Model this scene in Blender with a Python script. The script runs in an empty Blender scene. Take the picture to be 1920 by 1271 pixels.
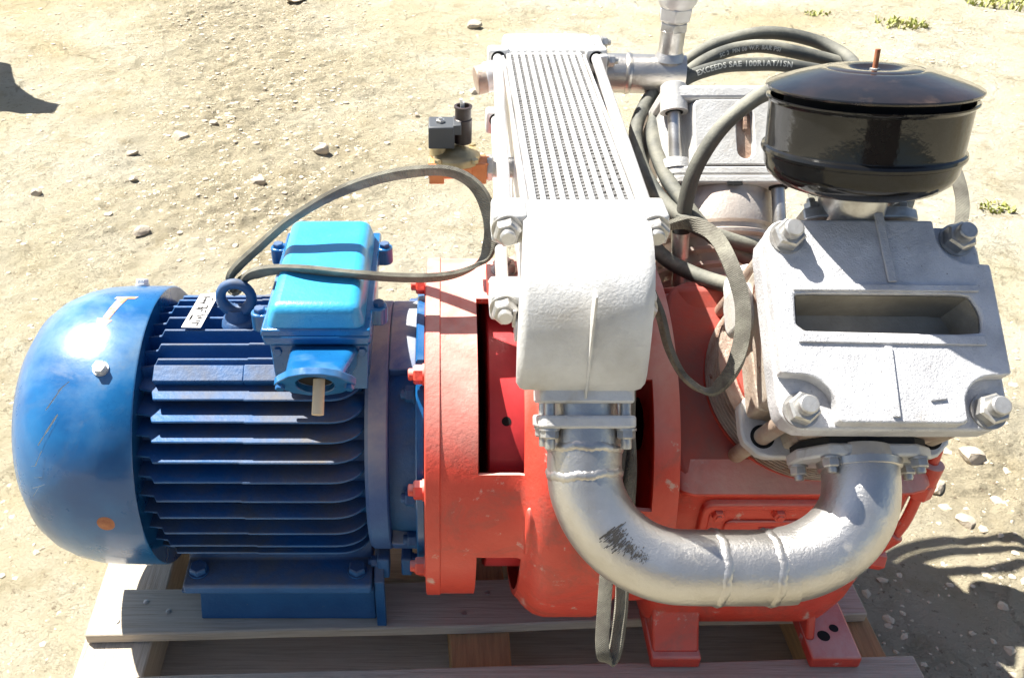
import bpy, bmesh, math, random
import numpy as np
from mathutils import Vector, Matrix

sc = bpy.context.scene
COL = sc.collection
V3 = Vector
R = math.radians

# ------------------------------------------------------------------ camera, sky, sun, exposure
cam_d = bpy.data.cameras.new('camera')
cam = bpy.data.objects.new('camera', cam_d)
COL.objects.link(cam)
cam.location = (0, -1.097, .932)
cam.rotation_euler = (R(90 - 35.2), 0, 0)
cam_d.sensor_width = 36
cam_d.lens = 36 * 1750 / 1920
cam_d.shift_x = 130 / 1920
cam_d.clip_start = .02
cam_d.clip_end = 1000
sc.camera = cam

SUN = V3((-1.05, .78, 1.92)).normalized()
sun_el = math.asin(SUN.z)
sun_az = math.atan2(SUN.x, SUN.y)
wd = bpy.data.worlds.new('World')
sc.world = wd
wd.use_nodes = True
wn = wd.node_tree
sky = wn.nodes.new('ShaderNodeTexSky')
sky.sky_type = 'NISHITA'
sky.sun_disc = False
sky.sun_elevation = sun_el
sky.sun_rotation = sun_az
sky.air_density = 1.0
sky.dust_density = 1.6
sky.ozone_density = 1.0
wn.links.new(sky.outputs[0], wn.nodes['Background'].inputs[0])
wn.nodes['Background'].inputs[1].default_value = .05
sl = bpy.data.lights.new('sun', 'SUN')
sl.energy = 5.0
sl.angle = R(.5)
sl.color = (1, .965, .88)
so = bpy.data.objects.new('sun', sl)
so.rotation_euler = SUN.to_track_quat('Z', 'Y').to_euler()
so.location = SUN * 6
COL.objects.link(so)
sc.view_settings.view_transform = 'Standard'
sc.view_settings.look = 'None'
sc.view_settings.gamma = 1
sc.view_settings.use_curve_mapping = False
sc.view_settings.exposure = 1.58
sc.render.engine = 'CYCLES'
sc.cycles.max_bounces = 8

# ------------------------------------------------------------------ materials
def mat(name, col, rough=.5, metal=0.0, coat=0.0, col2=None, vscale=12, vlo=.4, vhi=.65,
        dust=None, dscale=7, dlo=.5, dhi=.7, drough=.8, bumps=(), chips=None, cscale=40, clo=.66, chi=.68,
        stretch=None, wave=None, updust_glare=None, spec=.5, stain=None):
    """Principled paint: two-tone noise, dust patches and painted sun glare, some on upward faces only, chips, fine relief."""
    m = bpy.data.materials.new(name)
    m.use_nodes = True
    t = m.node_tree
    N, L = t.nodes, t.links
    b = N['Principled BSDF']
    tc = N.new('ShaderNodeTexCoord')
    src = tc.outputs['Object']
    if stretch:
        mp = N.new('ShaderNodeMapping')
        mp.inputs['Scale'].default_value = stretch
        L.new(src, mp.inputs[0])
        src = mp.outputs[0]
    def noise(scale, detail=6, rgh=.6, dist=0.0):
        n = N.new('ShaderNodeTexNoise')
        n.inputs['Scale'].default_value = scale
        n.inputs['Detail'].default_value = detail
        n.inputs['Roughness'].default_value = rgh
        n.inputs['Distortion'].default_value = dist
        L.new(src, n.inputs['Vector'])
        return n.outputs['Fac']
    def ramp(fac, lo, hi):
        r = N.new('ShaderNodeMapRange')
        r.inputs['From Min'].default_value = lo
        r.inputs['From Max'].default_value = hi
        L.new(fac, r.inputs['Value'])
        return r.outputs[0]
    def mix(f, a, c):
        x = N.new('ShaderNodeMix')
        x.data_type = 'RGBA'
        L.new(f, x.inputs[0])
        for i, q in ((6, a), (7, c)):
            if isinstance(q, tuple):
                x.inputs[i].default_value = (*q, 1)
            else:
                L.new(q, x.inputs[i])
        return x.outputs[2]
    def mixf(f, a, c):
        x = N.new('ShaderNodeMix')
        L.new(f, x.inputs[0])
        for i, q in ((2, a), (3, c)):
            if isinstance(q, (int, float)):
                x.inputs[i].default_value = q
            else:
                L.new(q, x.inputs[i])
        return x.outputs[0]
    c = tuple(col)
    rg, mt = rough, metal
    if col2:
        c = mix(ramp(noise(vscale), vlo, vhi), c, tuple(col2))
    rg = mixf(noise(vscale * 2.3), max(.02, rough - .08), min(1, rough + .1))
    if chips:
        f = ramp(noise(cscale, 8, .7), clo, chi)
        c = mix(f, c, tuple(chips))
        rg = mixf(f, rg, .75)
    if stain:
        f = ramp(noise(stain[1], 9, .72, .8), stain[2], stain[3])
        c = mix(f, c, tuple(stain[0]))
        rg = mixf(f, rg, .7)
    if dust:
        f = ramp(noise(dscale, 8, .65, .3), dlo, dhi)
        if updust_glare:
            g = N.new('ShaderNodeNewGeometry')
            s = N.new('ShaderNodeSeparateXYZ')
            L.new(g.outputs['Normal'], s.inputs[0])
            up = ramp(s.outputs['Z'], updust_glare[0], updust_glare[1])
            mm = N.new('ShaderNodeMath')
            mm.operation = 'MULTIPLY'
            L.new(f, mm.inputs[0])
            L.new(up, mm.inputs[1])
            f = mm.outputs[0]
        c = mix(f, c, tuple(dust))
        rg = mixf(f, rg, drough)
        mt = mixf(f, metal, 0.0) if metal else metal
    for sock, q in (('Base Color', c), ('Roughness', rg), ('Metallic', mt)):
        if isinstance(q, tuple):
            b.inputs[sock].default_value = (*q, 1)
        elif isinstance(q, (int, float)):
            b.inputs[sock].default_value = q
        else:
            L.new(q, b.inputs[sock])
    b.inputs['Coat Weight'].default_value = coat
    b.inputs['Specular IOR Level'].default_value = spec
    b.inputs['Coat Roughness'].default_value = .12
    prev = None
    for bsc, dist in bumps:
        bp = N.new('ShaderNodeBump')
        bp.inputs['Strength'].default_value = 1
        bp.inputs['Distance'].default_value = dist
        L.new(noise(bsc, 5, .62), bp.inputs['Height'])
        if prev:
            L.new(prev, bp.inputs['Normal'])
        prev = bp.outputs[0]
    if wave:
        w = N.new('ShaderNodeTexWave')
        w.bands_direction = 'DIAGONAL'
        w.inputs['Scale'].default_value = wave[0]
        w.inputs['Distortion'].default_value = 1.5
        w.inputs['Detail'].default_value = 2
        L.new(src, w.inputs['Vector'])
        bp = N.new('ShaderNodeBump')
        bp.inputs['Distance'].default_value = wave[1]
        L.new(w.outputs['Fac'], bp.inputs['Height'])
        if prev:
            L.new(prev, bp.inputs['Normal'])
        prev = bp.outputs[0]
    if prev:
        L.new(prev, b.inputs['Normal'])
    return m

DUST = (.30, .25, .19)
SILVER = mat('silver_paint', (.76, .75, .74), .40, .38, col2=(.55, .53, .50), vscale=9, chips=(.12, .10, .08), cscale=75, clo=.73, chi=.76,
             bumps=((55, .0006), (330, .0004)))
CAST = mat('rough_silver_cast', (.62, .615, .60), .44, .16, stain=((.30, .25, .19), 17, .60, .80), col2=(.50, .485, .46), vscale=14, chips=(.14, .11, .08), cscale=90, clo=.70, chi=.73,
           dust=(.42, .36, .28), dscale=14, dlo=.60, dhi=.80, bumps=((60, .0009), (300, .0008)))
COVER = mat('pitted_silver_cover', (.62, .615, .625), .42, .24, stain=((.34, .31, .27), 15, .62, .80), col2=(.45, .445, .455), vscale=20, chips=(.17, .15, .14), cscale=190, clo=.64, chi=.69,
            bumps=((34, .0007), (170, .0010), (480, .0012)))
PIPE = mat('silver_pipe_paint', (.56, .545, .53), .33, .88, stain=((.26, .22, .17), 9, .64, .80), col2=(.46, .43, .39), vscale=7, chips=(.10, .08, .07), cscale=70, clo=.71, chi=.74,
           dust=(.40, .35, .28), dscale=11, dlo=.60, dhi=.85, bumps=((22, .0010), (150, .0006), (420, .0004)))
DARKCAST = mat('dirty_silver_casting', (.50, .44, .37), .5, .35, col2=(.34, .22, .16), vscale=16, chips=(.20, .07, .04), cscale=30, clo=.60, chi=.66,
               bumps=((80, .0018), (300, .0012)))
CORR = mat('dusty_corrugated_strip', (.19, .185, .18), .5, .2, col2=(.13, .125, .12), vscale=30)
BARREL = mat('worn_silver_barrel', (.56, .50, .45), .45, .4, col2=(.44, .33, .27), vscale=9, chips=(.30, .12, .08), cscale=30, clo=.66, chi=.72, bumps=((60, .0008), (260, .0006)))
SLOTM = mat('oily_bare_casting', (.36, .33, .275), .42, .35, col2=(.24, .22, .18), vscale=18, chips=(.42, .38, .32), cscale=60, clo=.69, chi=.74, bumps=((60, .0012), (250, .0006)))
STEEL = mat('bare_steel', (.60, .59, .57), .32, .85, col2=(.42, .40, .37), vscale=40, bumps=((400, .0003),))
ZINC = mat('dull_zinc_steel', (.52, .51, .49), .38, .7, col2=(.38, .36, .33), vscale=60, bumps=((300, .0004),))
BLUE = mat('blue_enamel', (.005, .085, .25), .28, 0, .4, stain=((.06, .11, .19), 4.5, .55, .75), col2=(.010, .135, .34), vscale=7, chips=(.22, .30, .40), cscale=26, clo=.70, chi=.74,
           dust=(.33, .47, .56), dscale=5, dlo=.46, dhi=.95, drough=.42, bumps=((60, .0004),), updust_glare=(.35, 1.0))  # pale layer on upward faces paints the cyan-white sun glare
BLUEBOX = mat('light_blue_enamel', (.025, .28, .56), .36, 0, .2, col2=(.04, .34, .60), vscale=9, chips=(.3, .42, .52), cscale=40, clo=.70, chi=.74,
              bumps=((150, .0006),))
BLUEDIRT = mat('dirty_blue_enamel', (.008, .075, .22), .5, 0, 0, col2=(.012, .10, .28), vscale=12, chips=(.25, .24, .2), cscale=70, clo=.68, chi=.72,
               dust=(.13, .115, .10), dscale=9, dlo=.36, dhi=.68, bumps=((130, .0010),), updust_glare=(.0, .75))
GREYBLUE = mat('dusty_blue_end_shield', (.02, .07, .23), .6, 0, 0, col2=(.04, .12, .30), vscale=9, dust=(.38, .36, .32), dscale=7, dlo=.28, dhi=.55,
               chips=(.05, .05, .05), cscale=60, clo=.70, chi=.72, bumps=((90, .0008),), updust_glare=(.1, .8))
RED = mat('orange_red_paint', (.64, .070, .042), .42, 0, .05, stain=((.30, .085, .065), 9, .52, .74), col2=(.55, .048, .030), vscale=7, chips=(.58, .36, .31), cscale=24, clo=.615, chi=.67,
          dust=(.68, .47, .41), dscale=6, dlo=.22, dhi=.60, bumps=((45, .0009), (160, .0007)), updust_glare=(.45, 1.0))  # pale tint on upward faces paints sunlit tops washed out to pink-white
REDDARK = mat('dusty_maroon_paint', (.56, .062, .030), .45, 0, 0, col2=(.46, .046, .028), vscale=10, dust=(.25, .11, .095), dscale=5.5, dlo=.34, dhi=.62,
              chips=(.36, .2, .15), cscale=45, clo=.70, chi=.74, bumps=((80, .0007),), updust_glare=(.1, .6))
CRIMSON = mat('crimson_paint', (.62, .045, .05), .40, 0, .1, col2=(.42, .026, .03), vscale=8, bumps=((60, .0004),))
BLACK = mat('gloss_black_enamel', (.006, .006, .007), .07, 0, 0, col2=(.011, .011, .011), vscale=10, dust=(.10, .09, .075), dscale=13, dlo=.60, dhi=.80,
            drough=.32, bumps=((22, .0008),), spec=.36)
LIDBLACK = mat('rusty_black_enamel_lid', (.010, .010, .012), .09, 0, .15, col2=(.035, .022, .018), vscale=6, vlo=.5, vhi=.75, dust=(.13, .085, .06), dscale=7,
               dlo=.56, dhi=.82, drough=.35, bumps=((18, .0010),), spec=.45)
HOLE = mat('black_and_hole_shade', (.006, .006, .006), .9)  # near-black discs of this stand in for the shade inside holes
HOSE_M = mat('dusty_black_rubber', (.032, .037, .037), .62, 0, 0, col2=(.055, .057, .052), vscale=20, dust=(.27, .26, .21), dscale=9, dlo=.36, dhi=.70,
             bumps=((300, .0006),), updust_glare=(-.1, .6))
PRINT = mat('white_hose_print', (.40, .40, .36), .7)
BELT = mat('webbed_belt_fabric', (.115, .105, .085), .85, 0, 0, col2=(.21, .20, .165), vscale=26, dust=(.30, .29, .23), dscale=12, dlo=.48, dhi=.72,
           bumps=((260, .0010), (900, .0008)), wave=(190, .0005))
BELTD = mat('dark_belt_rubber', (.035, .037, .040), .7, 0, 0, col2=(.07, .07, .065), vscale=26, bumps=((260, .0008),))
BRASS = mat('dull_brass', (.50, .40, .22), .42, .75, col2=(.38, .30, .17), vscale=30, bumps=((120, .0005),))
BRONZE = mat('orange_bronze', (.62, .24, .10), .48, .45, col2=(.52, .19, .08), vscale=30, bumps=((150, .0008),))
PLASTIC = mat('grey_black_plastic', (.055, .06, .068), .5, bumps=((200, .0002),))
PLASTICB = mat('brown_black_plastic', (.035, .022, .020), .4)
WOOD = mat('pale_sawn_wood', (.52, .455, .37), .8, 0, 0, stain=((.24, .20, .155), 5, .56, .72), col2=(.42, .35, .27), vscale=11, stretch=(.8, 22, 22), chips=(.25, .19, .13), cscale=16, clo=.69, chi=.73,
           bumps=((22, .0016), (120, .0006)))
WOODY = mat('weathered_sawn_wood', (.52, .45, .36), .85, 0, 0, stain=((.24, .20, .155), 5, .56, .72), col2=(.40, .335, .255), vscale=11, stretch=(22, .8, 22), chips=(.22, .17, .12), cscale=16, clo=.68, chi=.73,
            bumps=((22, .0016), (120, .0006)))
WOODBLK = mat('orange_wood_beam', (.44, .26, .12), .85, 0, 0, col2=(.33, .19, .09), vscale=9, stretch=(14, 1.2, 14), bumps=((22, .0016),))
PEG = mat('pale_birch_peg', (.62, .50, .34), .75, bumps=((60, .0006),))
PLATE = mat('scuffed_white_plate', (.66, .64, .62), .4, .3, chips=(.12, .08, .08), cscale=48, clo=.62, chi=.64)
STONE = mat('pale_stone', (.47, .40, .31), .9, col2=(.38, .33, .26), vscale=20, bumps=((60, .004), (250, .002)))
GRAVEL = mat('gravel_stone', (.53, .455, .34), .9, col2=(.41, .345, .255), vscale=5, bumps=((200, .002),))
GRASS = mat('yellow_green_grass', (.30, .34, .07), .6, col2=(.44, .40, .15), vscale=30)
ARROW = mat('orange_arrow_paint', (.62, .20, .10), .5, col2=(.40, .45, .50), vscale=60, vlo=.42, vhi=.60)
RUST = mat('rust_spot', (.42, .17, .07), .7, col2=(.30, .10, .05), vscale=90)
SCRATCH = mat('pale_scratch', (.42, .48, .52), .6)
SOOT = mat('dark_scuff', (.035, .032, .03), .7)
GASKET = mat('black_gasket', (.012, .012, .012), .8)
DRUMM = mat('drum_paint', (.10, .13, .12), .5, bumps=((30, .001),))

# ------------------------------------------------------------------ mesh builder
def basis(axis, hint=None):
    z = V3(axis).normalized()
    h = V3(hint) if hint else (V3((0, 0, 1)) if abs(z.z) < .9 else V3((1, 0, 0)))
    x = h.cross(z)
    if x.length < 1e-6:
        x = V3((0, 1, 0)).cross(z)
    x.normalize()
    return x, z.cross(x), z

class MB:
    def __init__(s):
        s.v = []
        s.f = []
    def add(s, vs, fs):
        o = len(s.v)
        s.v += [tuple(p) for p in vs]
        s.f += [tuple(i + o for i in f) for f in fs]
        return s
    def box(s, lo, hi):
        (a, b, c), (d, e, f) = lo, hi
        vs = [(a, b, c), (d, b, c), (d, e, c), (a, e, c), (a, b, f), (d, b, f), (d, e, f), (a, e, f)]
        return s.add(vs, [(3, 2, 1, 0), (4, 5, 6, 7), (0, 1, 5, 4), (1, 2, 6, 5), (2, 3, 7, 6), (3, 0, 4, 7)])
    def fbox(s, fr, lo, hi):
        """box in a frame fr = (origin, ex, ey, ez)"""
        o, x, y, z = fr
        t = MB().box(lo, hi)
        return s.add([o + x * p[0] + y * p[1] + z * p[2] for p in t.v], t.f)
    def hexa(s, bot, top):
        return s.add(list(bot) + list(top), [(3, 2, 1, 0), (4, 5, 6, 7), (0, 1, 5, 4), (1, 2, 6, 5), (2, 3, 7, 6), (3, 0, 4, 7)])
    def prism(s, poly, fr, h0, h1, poly1=None):
        """2-D polygon (counter-clockwise) swept along the frame's z from h0 to h1"""
        o, x, y, z = fr
        n = len(poly)
        q = poly1 or poly
        vs = [o + x * p[0] + y * p[1] + z * h0 for p in poly] + [o + x * p[0] + y * p[1] + z * h1 for p in q]
        fs = [tuple(range(n - 1, -1, -1)), tuple(range(n, 2 * n))]
        fs += [(i, (i + 1) % n, n + (i + 1) % n, n + i) for i in range(n)]
        return s.add(vs, fs)
    def ring(s, outer, inner, fr, h0, h1, floor=None):
        """prism with a hole: outer and inner have the same count; floor = depth of a blind hole"""
        o, x, y, z = fr
        n = len(outer)
        P = lambda p, h: o + x * p[0] + y * p[1] + z * h
        hb = h0 if floor is None else floor
        vs = [P(p, h0) for p in outer] + [P(p, h1) for p in outer] + [P(p, h1) for p in inner] + [P(p, hb) for p in inner]
        fs = []
        for i in range(n):
            j = (i + 1) % n
            fs += [(i, j, n + j, n + i), (n + i, n + j, 2 * n + j, 2 * n + i), (2 * n + i, 2 * n + j, 3 * n + j, 3 * n + i)]
            if floor is None:
                fs.append((3 * n + i, 3 * n + j, j, i))
        if floor is not None:
            fs += [tuple(range(n - 1, -1, -1)), tuple(3 * n + i for i in range(n))]
        return s.add(vs, fs)
    def lathe(s, prof, o, axis, n=48, caps=True, a0=0.0, a1=360.0, hint=None):
        """profile of (height, radius) turned about axis through o"""
        o = V3(o)
        x, y, z = basis(axis, hint)
        full = abs(a1 - a0) >= 359.9
        m = n if full else n + 1
        vs = []
        for h, r in prof:
            for i in range(m):
                a = R(a0 + (a1 - a0) * i / n)
                vs.append(o + z * h + x * (r * math.cos(a)) + y * (r * math.sin(a)))
        fs = []
        for k in range(len(prof) - 1):
            for i in range(n):
                j = (i + 1) % m
                fs.append((k * m + i, k * m + j, (k + 1) * m + j, (k + 1) * m + i))
        if caps and full:
            fs.append(tuple(range(m - 1, -1, -1)))
            fs.append(tuple((len(prof) - 1) * m + i for i in range(m)))
        return s.add(vs, fs)
    def cyl(s, p0, p1, r0, r1=None, n=24):
        p0, p1 = V3(p0), V3(p1)
        d = p1 - p0
        return s.lathe([(0, r0), (d.length, r0 if r1 is None else r1)], p0, d, n)
    def tube(s, pts, rad, n=16, cap=True, closed=False):
        pts = [V3(p) for p in pts]
        N = len(pts)
        T = []
        for i in range(N):
            a = pts[(i - 1) % N] if closed or i > 0 else pts[i]
            b = pts[(i + 1) % N] if closed or i < N - 1 else pts[i]
            T.append((b - a).normalized())
        x, y, z = basis(T[0])
        vs = []
        for i in range(N):
            if i:
                x = (x - T[i] * x.dot(T[i])).normalized()
            y = T[i].cross(x)
            r = rad(i) if callable(rad) else rad
            for k in range(n):
                a = 2 * math.pi * k / n
                vs.append(pts[i] + x * (r * math.cos(a)) + y * (r * math.sin(a)))
        fs = []
        for i in range(N if closed else N - 1):
            i2 = (i + 1) % N
            for k in range(n):
                k2 = (k + 1) % n
                fs.append((i * n + k, i * n + k2, i2 * n + k2, i2 * n + k))
        if cap and not closed:
            fs += [tuple(range(n - 1, -1, -1)), tuple((N - 1) * n + k for k in range(n))]
        return s.add(vs, fs)

ROOTLOC = {}
def finish(o, parent):
    COL.objects.link(o)
    if parent is not None:
        o.parent = parent
        if parent in ROOTLOC:
            o.matrix_parent_inverse = Matrix.Translation(-ROOTLOC[parent])
    return o

def ob(name, mb, m, parent=None, bevel=0, seg=2, angle=38, label=None):
    me = bpy.data.meshes.new(name)
    me.from_pydata(mb.v, [], mb.f)
    bm = bmesh.new()
    bm.from_mesh(me)
    bmesh.ops.recalc_face_normals(bm, faces=bm.faces)
    bm.to_mesh(me)
    bm.free()
    me.materials.append(m)
    me.polygons.foreach_set('use_smooth', [True] * len(me.polygons))
    me.set_sharp_from_angle(angle=R(angle))
    o = bpy.data.objects.new(name, me)
    finish(o, parent)
    if bevel:
        b = o.modifiers.new('bevel', 'BEVEL')
        b.width = bevel
        b.segments = seg
        b.limit_method = 'ANGLE'
        b.angle_limit = R(35)
        b.harden_normals = False
    if label:
        o['label'] = label
    return o

def root(name, loc, label, cat, group=None):
    o = bpy.data.objects.new(name, None)
    o.empty_display_size = .1
    o.location = loc
    COL.objects.link(o)
    ROOTLOC[o] = V3(loc)
    tag(o, label, cat, group)
    return o

def tag(o, label, cat, group=None):
    o['label'] = label
    o['category'] = cat
    if group:
        o['group'] = group
    return o

_cache = {}
def hexpoly(r, ph=0):
    return [(r * math.cos(R(60 * i + ph)), r * math.sin(R(60 * i + ph))) for i in range(6)]
def bolt(name, parent, pos, axis, r=.015, h=.012, stud=.010, sl=.012, m=None, washer=True, spin=0.0):
    """hex nut or bolt head (chamfered), washer, protruding stud; meshes are shared"""
    m = m or ZINC
    key = (name, round(r, 4), round(h, 4), round(stud, 4), round(sl, 4), m.name, washer)
    fr = (V3((0, 0, 0)), V3((1, 0, 0)), V3((0, 1, 0)), V3((0, 0, 1)))
    if key not in _cache:
        b = MB()
        z0 = 0
        if washer:
            b.lathe([(0, r * 1.12), (.0025, r * 1.12)], (0, 0, 0), (0, 0, 1), 24)
            z0 = .0025
        b.prism(hexpoly(r), fr, z0, z0 + h * .82)
        b.prism(hexpoly(r), fr, z0 + h * .82, z0 + h, hexpoly(r * .86))
        if sl > 0:
            b.lathe([(z0 + h * .9, stud), (z0 + h + sl - .0015, stud), (z0 + h + sl, stud * .85)], (0, 0, 0), (0, 0, 1), 18)
        me = bpy.data.meshes.new(name)
        me.from_pydata(b.v, [], b.f)
        bm = bmesh.new(); bm.from_mesh(me)
        bmesh.ops.recalc_face_normals(bm, faces=bm.faces)
        bm.to_mesh(me); bm.free()
        me.materials.append(m)
        me.polygons.foreach_set('use_smooth', [True] * len(me.polygons))
        me.set_sharp_from_angle(angle=R(30))
        _cache[key] = me
    o = bpy.data.objects.new(name, _cache[key])
    x, y, z = basis(axis)
    c, sn = math.cos(spin), math.sin(spin)
    x, y = x * c + y * sn, y * c - x * sn
    M = Matrix((x, y, z)).transposed().to_4x4()
    M.translation = V3(pos)
    o.matrix_basis = M
    finish(o, parent)
    return o

def smooth_path(pts, n=10, closed=False):
    P = [V3(p) for p in pts]
    N = len(P)
    out = []
    for i in range(N if closed else N - 1):
        if closed:
            a, b, c, d = P[(i - 1) % N], P[i], P[(i + 1) % N], P[(i + 2) % N]
        else:
            a, b, c, d = P[max(i - 1, 0)], P[i], P[i + 1], P[min(i + 2, N - 1)]
        for k in range(n):
            t = k / n
            out.append(.5 * ((2 * b) + (c - a) * t + (2 * a - 5 * b + 4 * c - d) * t * t + (3 * b - a - 3 * c + d) * t ** 3))
    if not closed:
        out.append(P[-1])
    return out

def rrect(w, h, r, n=6, cx=0, cy=0):
    out = []
    for sx, sy, a0 in ((1, 1, 0), (-1, 1, 90), (-1, -1, 180), (1, -1, 270)):
        for i in range(n + 1):
            a = R(a0 + 90 * i / n)
            out.append((cx + sx * (w - r) + r * math.cos(a), cy + sy * (h - r) + r * math.sin(a)))
    return out

def XYZ(o=(0, 0, 0), x=(1, 0, 0), y=(0, 1, 0), z=(0, 0, 1)):
    return (V3(o), V3(x), V3(y), V3(z))
YZ = XYZ(x=(0, 1, 0), y=(0, 0, 1), z=(1, 0, 0))      # polygon (Y,Z) swept along X
XZ = XYZ(x=(1, 0, 0), y=(0, 0, 1), z=(0, -1, 0))     # polygon (X,Z) swept towards the viewer

# ------------------------------------------------------------------ ground
GZ = -.425
rng = np.random.default_rng(7)
_lat = {}
def vnoise(x, y, scale, seed):
    if seed not in _lat:
        _lat[seed] = np.random.default_rng(seed).random((256, 256))
    L = _lat[seed]
    u, v = x / scale + 1000.37, y / scale + 1000.71
    i, j = np.floor(u).astype(int), np.floor(v).astype(int)
    fx, fy = u - i, v - j
    fx, fy = fx * fx * (3 - 2 * fx), fy * fy * (3 - 2 * fy)
    g = lambda a, b: L[a % 256, b % 256]
    return (g(i, j) * (1 - fx) + g(i + 1, j) * fx) * (1 - fy) + (g(i, j + 1) * (1 - fx) + g(i + 1, j + 1) * fx) * fy
def fbm(x, y, s, seed, n=4, gain=.5):
    a, t, w = 0, 0, 1
    for k in range(n):
        a = a + w * (vnoise(x, y, s / 2 ** k, seed + k) - .5)
        t += w
        w *= gain
    return a / t
def rubble(x, y):
    """where the crust is broken up: the band from mid left to top centre, and soft patches"""
    d = np.exp(-(((x + .75) * .75 + (y - 2.2) * .12) / .42) ** 2) * np.clip((y - .7) / .8, 0, 1)
    d = np.maximum(d, .75 * np.exp(-(((x - 1.05) / .35) ** 2 + ((y - .25) / .35) ** 2)))
    return np.clip(d * (.45 + 1.6 * np.clip(fbm(x, y, .5, 91, 3) + .3, 0, 1)), 0, 1)
def gheight(x, y):
    near = np.clip(1 - (np.maximum(np.abs(x) - 4, 0) + np.maximum(np.abs(y - 2) - 4, 0)) / 4, 0, 1)
    h = .050 * fbm(x, y, 1.3, 11, 3) + .022 * fbm(x, y, .22, 31, 3)
    plate = fbm(x, y, .16, 41, 2)
    h = h + .013 * (np.round(plate * 14) / 14 + .5 * plate)            # flaked crust: low terraces
    h = h + (.006 + .034 * rubble(x, y)) * fbm(x, y, .055, 51, 3, .7)
    rut = np.sin((x * .86 + y * .5) * 21) * np.exp(-(((x + 1.0) / .35) ** 2 + ((y - .1) / .5) ** 2))
    h = h + .011 * rut
    under = np.exp(-(np.maximum(np.abs(x - .05) - .75, 0) / .2) ** 2 - (np.maximum(np.abs(y) - .45, 0) / .2) ** 2)
    h = h * (1 - under) - .004 * under
    return h * near
def axis_pts(lo, hi, step, far):
    mid = np.arange(lo, hi + step / 2, step)
    g = np.geomspace(step * 2, far, 26)
    return np.concatenate([lo - g[::-1], mid, hi + g])
gx = axis_pts(-2.9, 3.5, .0095, 300)
gy = axis_pts(-.55, 4.6, .0095, 300)
X, Y = np.meshgrid(gx, gy)
Zg = GZ + gheight(X, Y)
nx, ny = len(gx), len(gy)
me = bpy.data.meshes.new('ground')
co = np.stack([X, Y, Zg], -1).reshape(-1, 3)
ii = np.arange(nx * ny).reshape(ny, nx)
q = np.stack([ii[:-1, :-1], ii[:-1, 1:], ii[1:, 1:], ii[1:, :-1]], -1).reshape(-1, 4)
me.vertices.add(len(co)); me.vertices.foreach_set('co', co.astype(np.float32).ravel())
me.loops.add(q.size); me.loops.foreach_set('vertex_index', q.astype(np.int32).ravel())
me.polygons.add(len(q)); me.polygons.foreach_set('loop_start', np.arange(0, q.size, 4, dtype=np.int32))
me.polygons.foreach_set('loop_total', np.full(len(q), 4, np.int32))
me.update(calc_edges=True)
me.polygons.foreach_set('use_smooth', np.ones(len(q), bool))

ra = me.attributes.new('rubble', 'FLOAT', 'POINT')
ra.data.foreach_set('value', np.clip(rubble(X, Y) * 1.1 + .5 * np.clip(fbm(X, Y, .35, 61, 3) - .08, 0, 1), 0, .9).astype(np.float32).ravel())

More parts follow.
